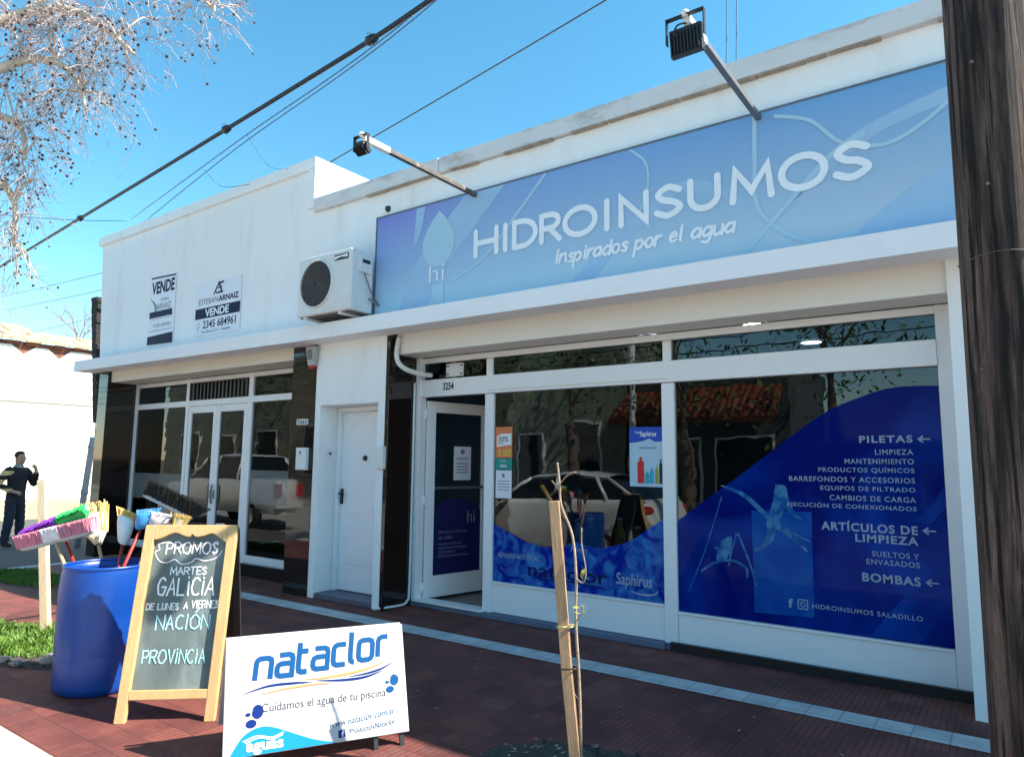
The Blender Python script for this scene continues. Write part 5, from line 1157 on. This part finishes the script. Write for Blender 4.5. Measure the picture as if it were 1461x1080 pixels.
for i, (x, lb) in enumerate(((-2.14, 'left of two thin wires rising above the shop roof by the large floodlight'), (-2.04, 'right of two thin wires rising above the shop roof by the large floodlight'))):
    cable(lb, [(x, 6.6, 4.6), (x + .05, 6.55, 5.8), (x + .12, 6.5, 7.2)], .006, MT['cable_blue'], 0, 'wires rising from the shop roof')
for i, (z0, z1, lb) in enumerate(((5.9, 5.5, 'uppermost far line running left behind the corner shop'), (5.35, 5.15, 'middle far line running left behind the corner shop'), (4.3, 4.9, 'lowest far line sagging left behind the corner shop'))):
    cable(lb, [(-12.85, 7.2, z1 + .35), (-18, 8.0, (z0 + z1) / 2 + .6), (-30, 9.5, z0 + 1.6)], .010, MT['cable_blue'], 0, 'far lines left of the corner shop')
cable('faint line from the parapet corner out over the street to the left', [(-12.0, 5.46, 5.60), (-14, 4.2, 5.75), (-22, 2.0, 7.4)], .006, MT['cable_blue'])
for i, (p, lb) in enumerate((([(-7.4, 4.68, 5.55), (-7.25, 4.9, 5.2), (-7.6, 5.46, 5.45)], 'hanging loose wire near the right end of the corner parapet'), ([(-8.8, 4.95, 5.55), (-8.75, 5.2, 5.38), (-8.3, 5.46, 5.42)], 'hanging loose wire over the middle of the corner parapet'))): cable(lb, p, .004, MT['cable_blue'], 0, 'loose wires hanging to the parapet')
# bits of debris on parapets
for x, y, z, s_, lb in ((-5.85, 5.6, 4.89, .035, 'small dark moss lump on the coping by the small floodlight'), (-6.6, 6.1, 4.85, .07, 'pale broken masonry lump at the foot of the parapet step'), (-8.35, 5.6, 5.45, .035, 'small lump on top of the corner parapet')):
    g = MB(); g.ell((x, y, z + s_ * .4), (s_ * 1.4, s_, s_ * .7), 10, 6, False)
    for v in g.v: v += V((noise.noise(v * 30), noise.noise(v * 30 + V((3, 0, 0))), noise.noise(v * 30 + V((0, 3, 0))))) * s_ * .5
    tag(part('masonry_lump', g, MT['rock'], None, (x, y, z)), lb, 'debris')

# ================================================================== OLD HOUSE WALL ACROSS THE SIDE STREET
oh = thing('old_house', 'old white plastered house side wall with crumbling brick eaves and a tile roof', 'house', (-26, 9, 0))
g = MB()
ys = [0.5 + i * .35 for i in range(80)]; rnd = random.Random(5)
tops = []
for y in ys:
    t_ = 5.20 + .07 * noise.noise(V((y * 1.3, 0, 2))) - (.32 if abs(y - 8.75) < .15 or abs(y - 9.95) < .12 else 0); tops.append(t_)
vs = []; fs_ = []
for i, y in enumerate(ys): vs += [(-26, y, -.2), (-26, y, tops[i]), (-26.25, y, tops[i]), (-26.25, y, -.2)]
for i in range(len(ys) - 1):
    for j in range(3): fs_.append((i * 4 + j, i * 4 + 4 + j, i * 4 + 5 + j, i * 4 + 1 + j))
g.add(vs, fs_); part('wall', g, MT['house_wall'], oh)
g = MB(); g.box(-25.985, -25.94, .5, 28, 3.40, 3.46); part('string_course', g, MT['house_wall'], oh, bevel=.01)
g = MB(); g.box(-26.3, -26.06, .5, 28, 4.9, 5.34)
for i in range(40):
    y = .6 + i * .7 + rnd.uniform(-.1, .1); g.box(-26.1, -25.93 + rnd.uniform(-.03, .02), y, y + rnd.uniform(.2, .5), 5.24, 5.34)
part('brick_eave', g, MT['brick'], oh)
g = MB()
for k in range(7):
    x0 = -25.82 - k * .45; z0 = 5.33 + k * .135
    for i in range(34):
        y = .5 + i * .42
        if k > 3 and y > 9.4: continue
        j = rnd.uniform(-.03, .03)
        g.obox((x0 + j, y + rnd.uniform(0, .02), z0 + j * .4), (-.50, 0, .15), (0, .40, rnd.uniform(-.012, .012)), (.015, 0, .065))
part('roof', g, MT['roof_tile'], oh)
g = MB(); g.box(-45, -26.3, .5, 28, 0, 4.8); part('rear_block', g, MT['house_wall'], oh)

t = thing('wall_remnant', 'dark jagged broken brick wall edge standing at the left corner of the white building', 'wall remnant', (-13.6, 6.2, 0))
g = MB(); rnd = random.Random(11); z = 2.25
while z < 4.66:
    h = rnd.uniform(.045, .08); xl = -14.46 + (4.66 - z) * .20; w = (.15 + .09 * (z - 2.25) / 2.4) * rnd.uniform(.75, 1.3); g.box(xl + rnd.uniform(0, .02), xl + w, 6.0, 6.14, z, z + h * .99); z += h
part('brickwork', g, MT['shaded_brick'], t)
g = MB(); g.tube(smooth([(-13.98, 6.05, 2.32), (-13.95, 6.05, 2.0), (-13.98, 6.05, 1.75)], 4), .008, 6); part('hanging_wire', g, MT['cable'], t)
g = MB(); z = 0
g.tube([(-14.16, 6.0, -.05), (-14.08, 6.0, .85), (-13.93, 6.0, 1.75), (-13.89, 6.0, 1.98)], .055, 12); g.tube([(-14.07, 6.0, .93), (-14.055, 6.0, 1.01)], .064, 12); g.tube([(-13.925, 6.0, 1.78), (-13.913, 6.0, 1.84)], .063, 12)
tag(part('downpipe', g, MT['grey_plastic'], None, (-13.85, 6.0, 0)), 'grey plastic downpipe at the left corner of the white building', 'downpipe')

# ================================================================== TREES
def tube_tree(mb, p, d, L, r, depth, rnd, up=.1, spread=.6, tips=None, nseg=5, kids=3):
    pts = [V(p)]; dd = V(d).normalized()
    for i in range(nseg):
        dd = (dd + V((rnd.uniform(-1, 1), rnd.uniform(-1, 1), rnd.uniform(-1, 1))) * .16 + V((0, 0, up)) * .2).normalized(); pts.append(pts[-1] + dd * L / nseg)
    mb.tube(pts, [r * (1 - .5 * i / nseg) for i in range(nseg + 1)], 5 if depth < 3 else 9, caps=False)
    if depth == 0:
        if tips is not None: tips.append((pts[-1], dd)); return
    for k in range(kids):
        q = pts[rnd.randint(max(1, nseg // 2), nseg)] if k else pts[-1]
        nd = (dd + V((rnd.uniform(-1, 1), rnd.uniform(-1, 1), rnd.uniform(-.6, 1))) * spread).normalized()
        tube_tree(mb, q, nd, L * rnd.uniform(.6, .85), r * .55, depth - 1, rnd, up, spread, tips, nseg, kids)

# bare tree hanging in from the upper left, pale twigs with dark seed balls
bt = thing('bare_tree', 'bare street tree with pale twigs and dark seed balls hanging in at the upper left', 'tree', (-8.7, 1.75, 0))
TB = V((-8.75, 1.70, 0)); g = MB()
g.tube(smooth([TB + V((0, 0, -.1)), TB + V((.03, .02, 1.6)), TB + V((-.02, .05, 3.2)), TB + V((-.05, .1, 4.4))], 6), [.20 - .0045 * i for i in range(19)], 14)
part('trunk', g, MT['bark_pale'], bt)
fk = TB + V((-.05, .1, 4.3))
limbs = [[fk, (-8.7, 2.3, 5.5), (-8.35, 2.7, 5.88), (-8.02, 2.95, 5.72), (-7.85, 3.05, 5.3)],
         [fk, (-8.6, 2.2, 5.9), (-8.1, 2.75, 6.4), (-7.7, 3.1, 6.2), (-7.4, 3.3, 5.9)],
         [fk, (-8.4, 2.3, 6.4), (-7.6, 2.9, 6.9), (-7.0, 3.5, 6.75), (-6.75, 3.75, 6.45)],
         [fk, (-8.8, 2.4, 5.2), (-8.65, 2.72, 5.2), (-8.5, 2.75, 4.8)],
         [fk, (-8.85, 2.5, 4.6), (-8.72, 2.75, 4.4), (-8.68, 2.78, 3.9)],
         [fk, (-9.2, 1.2, 5.6), (-9.8, .9, 6.6)], [fk, (-8.4, 1.3, 6.0), (-7.9, .8, 7.2)]]
g = MB()
for L in limbs:
    P = smooth(L, 6); g.tube(P, [.06 * (1 - .8 * i / (len(P) - 1)) + .006 for i in range(len(P))], 8)
part('limb', g, MT['bark_pale'], bt)
rnd = random.Random(21); g = MB(); pods = MB(); nt = 0
clusters = [((-8.45, 2.62, 5.95), .42, 130), ((-8.15, 2.85, 5.95), .42, 150), ((-7.85, 3.05, 5.95), .40, 150), ((-7.60, 3.22, 6.15), .38, 120), ((-7.45, 3.3, 6.5), .32, 70), ((-8.0, 2.85, 6.4), .45, 100), ((-8.5, 2.6, 6.4), .45, 90),
            ((-6.86, 3.66, 6.50), .26, 70), ((-6.72, 3.80, 6.30), .18, 34), ((-8.50, 2.62, 5.35), .30, 130), ((-8.48, 2.70, 4.90), .24, 100), ((-8.50, 2.74, 4.45), .20, 75), ((-8.50, 2.78, 4.02), .18, 45), ((-8.56, 2.80, 3.60), .15, 34), ((-8.0, 2.95, 5.5), .32, 90), ((-7.75, 3.1, 5.55), .28, 70)]
limbpts = [p for L in limbs[:5] for p in smooth(L, 6)]
bg = MB()
for c, r, k in clusters:
    c = V(c); root = min(limbpts, key=lambda p: (p - c).length); subs = []
    for i in range(5):
        e = c + V((rnd.gauss(0, 1), rnd.gauss(0, 1), rnd.gauss(0, 1))) * r * .6; mid_ = (root + e) / 2 + V((rnd.uniform(-.06, .06), rnd.uniform(-.06, .06), .08)); P = smooth([root, mid_, e], 5); bg.tube(P, [.013 - .0008 * q for q in range(len(P))], 5, caps=False); subs += P[4:]
    for i in range(int(k * .70)):
        p = rnd.choice(subs) + V((rnd.gauss(0, 1), rnd.gauss(0, 1), rnd.gauss(0, 1))) * .035; o_ = p - c + V((.001, 0, 0))
        if rnd.random() < .45: o_ = V((rnd.gauss(0, 1), rnd.gauss(0, 1), rnd.gauss(0, 1))) * r * .55; p = c + o_
        d = (o_.normalized() * .7 + V((rnd.uniform(-.7, .7), rnd.uniform(-.7, .7), rnd.uniform(-.9, .3)))).normalized(); L = rnd.uniform(.16, .36)
        pts = [p, p + d * L * .4 + V((0, 0, .01)), p + d * L * .8 + V((0, 0, -.03)), p + d * L + V((rnd.uniform(-.03, .03), rnd.uniform(-.03, .03), -.09))]
        g.tube(pts, [.0042, .0034, .0028, .0022], 3, caps=False, smooth=False)
        for q in range(3):
            b_ = pts[rnd.randint(1, 3)]; e = b_ + (d + V((rnd.uniform(-1, 1), rnd.uniform(-1, 1), rnd.uniform(-1, .6)))).normalized() * rnd.uniform(.05, .14); g.tube([b_, (b_ + e) / 2 + V((0, 0, .01)), e], [.0028, .0022, .0018], 3, caps=False, smooth=False)
            if rnd.random() < .24: rr = rnd.uniform(.009, .018); pods.ell(e - V((0, 0, rr)), rr, 6, 4)
part('branchlets', bg, MT['bark_pale'], bt)
part('twigs', g, MT['twig'], bt)
part('seed_balls', pods, MT['pod'], bt)

# small far bare tree behind the old roof
ft = thing('bare_tree', 'small distant bare tree rising behind the tile roof at the left', 'tree', (-43.6, 17.2, 0))
g = MB(); rnd = random.Random(5); g.tube([(-43.6, 17.2, -.2), (-43.5, 17.2, 3), (-43.5, 17.2, 6)], [.25, .2, .16], 8); part('trunk', g, MT['bark_pale'], ft)
g = MB(); tube_tree(g, (-43.5, 17.2, 5.8), (.1, .1, 1), 1.7, .16, 5, rnd, .15, .75, [], 4, 3); part('branches', g, mat('grey_brown_branch', (0.20, 0.155, 0.15), .9), ft)

# ================================================================== MAN
def skinobj(name, verts, edges, mt_, parent, root=0, sub=2):
    me = bpy.data.meshes.new(name); b = WM[parent.name]
    me.from_pydata([tuple(V(v[:3]) - b) for v in verts], edges, []); me.update()
    o = bpy.data.objects.new(name, me); COL.objects.link(o); o.parent = parent; WM[o.name] = b; me.materials.append(mt_)
    md = o.modifiers.new('skin', 'SKIN'); md.use_smooth_shade = True
    for i, v in enumerate(verts):
        r = v[3]; r = r if isinstance(r, tuple) else (r, r); me.skin_vertices[0].data[i].radius = r; me.skin_vertices[0].data[i].use_root = (i == root)
    s_ = o.modifiers.new('sub', 'SUBSURF'); s_.levels = sub; s_.render_levels = sub; return o
MPOS = V((-15.3, 5.33, -.05)); mf = V((.93, .37, 0)).normalized(); ml = V((-mf.y, mf.x, 0))
def mp_(f, l, z, r): p = MPOS + mf * f + ml * l + V((0, 0, z)); return (p.x, p.y, p.z, r)
man = thing('person', 'man in a dark sweater with banded sleeve and dark trousers, hand raised to his mouth', 'person', tuple(MPOS))
# palm and fingers of both hands, appended to one continuous body
bv = [mp_(0, 0, .95, .10), mp_(0, 0, 1.12, .10), mp_(0, 0, 1.32, .10), mp_(0, 0, 1.44, .065), mp_(.015, 0, 1.50, .055), mp_(.03, 0, 1.575, (.072, .08)), mp_(.035, 0, 1.65, (.078, .09)), mp_(.03, 0, 1.72, (.06, .07)),
      mp_(0, -.17, 1.41, .06), mp_(-.06, -.32, 1.16, .046), mp_(.13, -.20, 1.02, .033),
      mp_(0, .17, 1.41, .06), mp_(.10, .27, 1.16, .046), mp_(.24, .17, 1.40, .031),
      mp_(0, -.10, .88, .09), mp_(.03, -.12, .50, .06), mp_(-.03, -.13, .09, .042), mp_(0, .10, .88, .09), mp_(.0, .13, .50, .06), mp_(-.02, .16, .09, .042), mp_(.115, 0, 1.605, .016)]
be = [(0, 1), (1, 2), (2, 3), (3, 4), (4, 5), (5, 6), (6, 7), (2, 8), (8, 9), (9, 10), (2, 11), (11, 12), (12, 13), (0, 14), (14, 15), (15, 16), (0, 17), (17, 18), (18, 19), (5, 20)]
for wr, f0, l0, z0, df, dl, dz in ((10, .19, -.15, 1.0, .05, .03, -.01), (13, .235, .15, 1.46, -.03, -.03, .03)):
    pi_ = len(bv); bv.append(mp_(f0, l0, z0, .024)); be.append((wr, pi_))
    for q in range(4):
        o_ = (q - 1.5) * .017; ln = (.9, 1.05, 1.0, .8)[q]
        i1 = len(bv); bv.append(mp_(f0 + df * .8 * ln, l0 + dl * .8 + o_ * .6, z0 + dz + o_, .0095)); be.append((pi_, i1))
        bv.append(mp_(f0 + df * 1.2 * ln + .004, l0 + dl * 1.4 * ln + o_ * .6, z0 + dz * 1.8 + o_ - .012, .008)); be.append((i1, i1 + 1))
    i1 = len(bv); bv.append(mp_(f0 + .02, l0 + .012, z0 + .03, .0105)); be.append((pi_, i1))
skinobj('body', bv, be, MT['skin'], man)
def mv(f, l, z): return V(mp_(f, l, z, 0)[:3])
def rings(mb, R, n=20):
    vs = []
    for f, z, hl, hf in R:
        for j in range(n):
            a = 2 * PI * j / n; k = 1 + .03 * noise.noise(V((math.cos(a) * 3, math.sin(a) * 3, z * 9)))
            vs.append(mv(f + hf * k * math.cos(a), hl * k * math.sin(a), z))
    mb.add(vs, [(i * n + j, i * n + (j + 1) % n, (i + 1) * n + (j + 1) % n, (i + 1) * n + j) for i in range(len(R) - 1) for j in range(n)], True)
def wrinkled(mb, pts, rs, n=14):
    P = smooth(pts, 6); m_ = len(P)
    R_ = [rs[0] + (rs[-1] - rs[0]) * i / (m_ - 1) + .005 * math.sin(i * 1.9) for i in range(m_)]
    mb.tube(P, R_, n)
g = MB(); rings(g, [(0, .80, .150, .115), (0, .83, .172, .130), (0, .92, .170, .128), (.005, 1.02, .165, .124), (.005, 1.14, .172, .126), (.005, 1.27, .188, .132), (.0, 1.36, .192, .122), (.0, 1.42, .150, .104), (.005, 1.455, .098, .086), (.01, 1.48, .074, .072)])
wrinkled(g, [mv(0, .13, 1.385), mv(.005, .19, 1.36), mv(.06, .245, 1.24), mv(.10, .27, 1.155), mv(.16, .235, 1.24), mv(.225, .185, 1.355)], (.082, .048))
part('sweater', g, MT['black_cloth'], man)
g = MB(); wrinkled(g, [mv(0, -.14, 1.39), mv(-.01, -.20, 1.365), mv(-.04, -.28, 1.25), mv(-.06, -.325, 1.155), mv(.03, -.27, 1.09), mv(.115, -.21, 1.03)], (.090, .046))
part('sleeve', g, MT['sleeve'], man)
g = MB(); rings(g, [(.008, 1.45, .092, .085), (.012, 1.485, .080, .078), (.016, 1.515, .066, .066), (.014, 1.50, .060, .060)]); part('collar', g, MT['collar'], man)
g = MB(); rings(g, [(0, .98, .158, .116), (0, .90, .172, .128), (0, .82, .176, .130), (0, .77, .160, .110)])
wrinkled(g, [mv(0, -.085, .84), mv(.02, -.105, .66), mv(.03, -.12, .48), mv(0, -.128, .25), mv(-.02, -.13, .06)], (.096, .066)); wrinkled(g, [mv(0, .085, .84), mv(.0, .11, .66), mv(.0, .13, .48), mv(-.01, .148, .25), mv(-.015, .16, .06)], (.096, .066))
part('trousers', g, MT['denim'], man)
for s_, f_ in ((-.13, -.03), (.16, -.02)):
    skinobj('shoe', [mp_(f_ - .04, s_, .05, (.05, .05)), mp_(f_ + .06, s_ + .01, .045, (.05, .042)), mp_(f_ + .16, s_ + .02, .035, (.045, .033))], [(0, 1), (1, 2)], MT['black_metal'], man)
hc = V(mp_(.015, 0, 1.685, 0)[:3]); g = MB(); g.ell(hc, (.095, .092, .085), 14, 10)
for v in g.v:
    rel = v - hc
    if rel.dot(mf) > .03 and rel.z < .03: v -= mf * (rel.dot(mf) - .03)
    if rel.z < -.04: v.z = hc.z - .04
part('hair', g, MT['hair'], man)
for s_ in (-.032, .032):
    g = MB(); c = V(mp_(.112, s_, 1.645, 0)[:3]); g.ell(c, (.009, .013, .007), 8, 6); part('eye', g, MT['dark_print'], man)
    g = MB(); c = V(mp_(.025, s_ * 2.75, 1.63, 0)[:3]); g.ell(c, (.02, .012, .03), 8, 6); part('ear', g, MT['skin'], man)
g = MB(); c = V(mp_(.105, 0, 1.565, 0)[:3]); g.ell(c, (.012, .024, .006), 8, 6); part('mouth', g, mat('lips', (.25, .09, .08), .6), man)

# ================================================================== PARKED VEHICLES (kerbside, seen mirrored in the glass)
def vehicle(name, label, cat, x0, yc, L, belt, lower, wid, roofline, glassline, zb, paint):
    """x0 front bumper, length along +X; lists of (s, z) along the length"""
    t = thing(name, label, cat, (x0 + L / 2, yc, -.14))
    def prof(lst, s):
        for (a, za), (b, zb_) in zip(lst[:-1], lst[1:]):
            if a <= s <= b: q = (s - a) / (b - a); q = q * q * (3 - 2 * q); return za + (zb_ - za) * q
        return lst[-1][1]
    g = MB(); n = 48; vs = []; rows = 12
    for i in range(n + 1):
        s_ = i / n; ez = min(1, min(s_, 1 - s_) * 14) ** .5; w = wid / 2 * (.84 + .16 * ez); bz = prof(belt, s_); lz = lower
        for y_, z_ in ((-.90, lz), (-.98, lz + .16), (-1.0, lz + .32), (-.985, bz - .12), (-.93, bz - .02), (-.80, bz), (.80, bz), (.93, bz - .02), (.985, bz - .12), (1.0, lz + .32), (.98, lz + .16), (.90, lz)):
            vs.append((x0 + s_ * L, yc + y_ * w, z_))
    g.add(vs, [(i * rows + j, (i + 1) * rows + j, (i + 1) * rows + j + 1, i * rows + j + 1) for i in range(n) for j in range(rows - 1)] + [tuple(range(rows)), tuple(n * rows + j for j in range(rows))], True); bd_ = part('body', g, paint, t)
    g = MB(); a, b = glassline; n2 = 22; vs = []
    for i in range(n2 + 1):
        s_ = a + (b - a) * i / n2; bz = prof(belt, s_) - .03; rz = max(bz, prof(roofline, s_) - .02); q = (rz - bz) / .55
        for y_, z_ in ((-.92, bz), (-.92 + .18 * q, rz), (.92 - .18 * q, rz), (.92, bz)): vs.append((x0 + s_ * L, yc + y_ * wid / 2, z_))
    g.add(vs, [(i * 4 + j, (i + 1) * 4 + j, (i + 1) * 4 + j + 1, i * 4 + j + 1) for i in range(n2) for j in range(3)]); part('glasshouse', g, MT['car_glass'], t)
    g = MB(); r0 = [s_ / 60 for s_ in range(61) if prof(roofline, s_ / 60) - prof(belt, s_ / 60) > .34]; vs = []
    for s_ in r0:
        z_ = prof(roofline, s_); q = (z_ - prof(belt, s_)) / .55
        for y_, dz in ((-.93 + .18 * q, -.05), (-.86 + .18 * q, .0), (-.4, .03), (.4, .03), (.86 - .18 * q, 0), (.93 - .18 * q, -.05)): vs.append((x0 + s_ * L, yc + y_ * wid / 2, z_ + dz))
    g.add(vs, [(i * 6 + j, (i + 1) * 6 + j, (i + 1) * 6 + j + 1, i * 6 + j + 1) for i in range(len(r0) - 1) for j in range(5)], True); part('roof', g, paint, t)
    return t, prof, bd_
def wheels(t, xs, yc, wid, r, z):
    for x in xs:
        for s_ in (-1, 1):
            g = MB(); yy = yc + s_ * (wid / 2 - .10); g.lathe([(r * .62, -.10), (r * .92, -.10), (r, -.06), (r, .06), (r * .92, .10), (r * .62, .10), (r * .62, -.10)], (x, yy, z), 28, 'y'); w = part('tyre', g, MT['rubber'], t)
            g = MB(); g.lathe([(0, s_ * .07), (r * .2, s_ * .08), (r * .58, s_ * .06), (r * .64, s_ * .095)], (x, yy, z), 20, 'y'); part('rim', g, MT['silver'], w)
def pillars(t, prof, belt, roof, x0, L, yc, wid, ss, paint):
    for s_, s2 in ss:
        for sd in (-1, 1):
            za = prof(belt, s_) - .03; zb_ = prof(roof, s2); q = (zb_ - za) / .55
            g = MB(); g.tube([(x0 + s_ * L, yc + sd * .925 * wid / 2, za), (x0 + s2 * L, yc + sd * (.93 - .18 * q) * wid / 2, zb_ - .03)], .035, 8); part('pillar', g, paint, t)
bl = [(0, .52), (.05, .70), (.26, .93), (.34, .97), (.9, 1.02), (.97, .98), (1, .72)]; rl = [(0, .5), (.24, .93), (.42, 1.36), (.62, 1.42), (.80, 1.36), (.97, .98), (1, .8)]
t, pf, _ = vehicle('parked_car', 'silver hatchback parked along the kerb, mirrored in the left shop window', 'car', -8.85, .62, 4.1, bl, .12, 1.72, rl, (.25, .965), 0, MT['silver'])
wheels(t, (-8.1, -5.6), .62, 1.72, .31, .165); pillars(t, pf, bl, rl, -8.85, 4.1, .62, 1.72, ((.26, .41), (.55, .555), (.80, .74), (.95, .80)), MT['silver'])
for sd in (-1, 1):
    g = MB(); y = .62 + sd * .72; g.ell((-4.93, y, .84), (.16, .145, .085), 12, 8); part('tail_lamp', g, MT['tail'], t)
    g = MB(); y = .62 + sd * .62; g.ell((-8.76, y, .58), (.12, .16, .08), 12, 8); part('headlight', g, MT['white_plastic'], t)
    g = MB(); g.ell((-7.55, .62 + sd * .93, .98), (.07, .09, .06), 10, 6); part('wing_mirror', g, MT['silver'], t)
bl = [(0, .75), (.04, .98), (.24, 1.05), (.30, 1.10), (1, 1.12)]; rl = [(0, .7), (.24, 1.08), (.36, 1.66), (.48, 1.72), (.66, 1.70), (.70, 1.14), (1, 1.1)]
t, pf, _ = vehicle('pickup_truck', 'silver double-cab pickup parked along the kerb, mirrored in the corner shop glass', 'pickup', -19.7, .55, 5.2, bl, .28, 1.85, rl, (.24, .70), 0, MT['silver'])
wheels(t, (-18.7, -15.55), .55, 1.85, .38, .235); pillars(t, pf, bl, rl, -19.7, 5.2, .55, 1.85, ((.25, .36), (.47, .475), (.69, .66)), MT['silver'])
for sd in (-1, 1):
    g = MB(); g.box(-14.56, -14.47, .55 + sd * .80 - .09, .55 + sd * .80 + .09, .70, 1.02); part('tail_lamp', g, MT['tail'], t)
g = MB(); g.box(-14.54, -14.40, -.32, 1.42, .42, .58); part('bumper', g, MT['silver'], t, bevel=.02)

# ================================================================== ACROSS THE ROAD (seen in the glass)
def opposite(label, x0, x1, h, mt_, openings, extra=None):
    t = thing('opposite_house', label, 'house', ((x0 + x1) / 2, -9.3, 0), 'houses across the road')
    g = MB(); g.box(x0 + .01, x1 - .01, -14, -9.3, -.1, h); part('wall', g, mt_, t)
    g = MB(); g.box(x0, x1, -9.38, -9.22, h - .12, h + .12); part('cornice', g, mt_, t, bevel=.02)
    for (a, b, c, d) in openings:
        g = MB(); g.box(a - .07, b + .07, -9.31, -9.25, c - .05, d + .07); w = part('window', g, MT['kerb'], t)
        g = MB(); g.box(a, b, -9.26, -9.24, c, d); part('pane', g, MT['car_glass'], w)
    return t
opposite('grey-green stuccoed house across the road left of the orange awning', -18.5, -10.5, 6.6, MT['stucco_green'], [(-17.5, -16.4, 1, 3), (-14.8, -13.8, 0, 2.6), (-12.6, -11.5, 1, 3)])
t = opposite('low dark shop with a ribbed orange awning across the road', -10.4, -5.2, 4.6, MT['dark'], [(-9.8, -8, .4, 2.4), (-7.4, -5.8, 0, 2.4)])
g = MB()
for i in range(24): g.tube([(-10.3 + i * .21, -9.2, 3.9), (-10.3 + i * .21, -7.9, 2.9)], .115, 8)
part('awning', g, MT['orange_roof'], t)
opposite('cream stuccoed house across the road at the far left', -27, -18.6, 6.2, MT['stucco_cream'], [(-26, -24.8, 1, 3.1), (-23.4, -22.2, 0, 2.8), (-20.8, -19.6, 1, 3.1)])
opposite('grey house across the road beyond the cream one', -40, -27.1, 6.0, MT['stucco_green'], [(-38, -36.5, 1, 3), (-34.5, -33, 0, 2.8), (-31, -29.5, 1, 3)])
opposite('low cream garden wall house across the road at the right', -5.1, 8, 2.2, MT['stucco_cream'], [(-3, -2, .3, 1.6), (2, 3, .3, 1.6)])
for i, (x, h, lb) in enumerate(((-22, 3.4, 'bare street tree across the road at the far left'), (-15.6, 3.0, 'bare street tree across the road before the grey-green house'), (-28.5, 3.2, 'bare street tree across the road before the far grey house'), (-3.6, 2.6, 'bare street tree across the road before the garden wall'), (-11.4, 2.8, 'bare street tree across the road left of the orange awning'), (-7.6, 2.3, 'bare street tree across the road before the orange awning'))):
    t = thing('street_tree', lb, 'tree', (x, -7.2, 0), 'street trees across the road'); rnd = random.Random(40 + i)
    g = MB(); g.tube(smooth([(x, -7.2, -.1), (x + .1, -7.2, h * .5), (x, -7.15, h)], 5), [.22 - .005 * q for q in range(11)], 10); part('trunk', g, MT['bark_dark'], t)
    g = MB(); tube_tree(g, (x, -7.15, h * .95), (.1, 0, 1), 1.5, .12, 4, rnd, .12, .8, [], 4, 3); part('crown', g, MT['bark_dark'], t)
    g = MB()
    for k in range(700):
        c = V((x + rnd.gauss(0, 1.1), -7.1 + rnd.gauss(0, 1.0), h + 1.9 + rnd.gauss(0, .8))); d = V((rnd.uniform(-1, 1), rnd.uniform(-1, 1), rnd.uniform(-1, 1))).normalized() * .10; s_ = d.cross(V((.1, .3, 1))).normalized() * .05; g.add([c - d, c + s_, c + d, c - s_], [(0, 1, 2, 3)])
    part('foliage', g, MT['leaf'], t)
for i, z in enumerate((4.6, 4.9, 5.25, 5.5, 6.1, 6.35)):
    cable(('lowest', 'second lowest', 'third lowest', 'third highest', 'second highest', 'highest')[i] + ' overhead line along the far side of the road', [(-45, -6.6 - i * .06, z), (-20, -6.6 - i * .06, z - .35), (5, -6.6 - i * .06, z), (30, -6.6 - i * .06, z + .2)], .016, None, 0, 'overhead lines along the far side of the road')
t = thing('concrete_post', 'slim pale concrete lamp post across the road before the orange awning', 'post', (-8.9, -6.5, 0))
g = MB(); g.tube([(-8.9, -6.5, -.1), (-8.9, -6.5, 7)], [.11, .07], 12); part('shaft', g, MT['kerb'], t)
g = MB(); g.tube(smooth([(-8.9, -6.5, 6.9), (-8.9, -6.1, 7.3), (-8.9, -5.2, 7.4)], 5), .04, 8); part('arm', g, MT['grey_metal'], t)
# unseen neighbour beyond the pole, height set to cast shade over the right pavement
t = thing('neighbour_building', 'taller plain building right of the shop beyond the utility pole', 'building', (6.5, 5.5, 0))
g = MB(); g.box(.9, 14, 5.45, 13, 0, 5.60); part('wall', g, MT['wall'], t)
g = MB(); g.box(.85, 14.05, 5.40, 13, 5.602, 5.75); part('coping', g, MT['coping'], t)
for x in (2.5, 5.5, 8.5, 11.5):
    g = MB(); g.box(x - .06, x + 1.36, 5.42, 5.449, .9, 2.7); w = part('window', g, MT['alu'], t)
    g = MB(); g.box(x, x + 1.3, 5.405, 5.419, .96, 2.64); part('pane', g, MT['car_glass'], w)
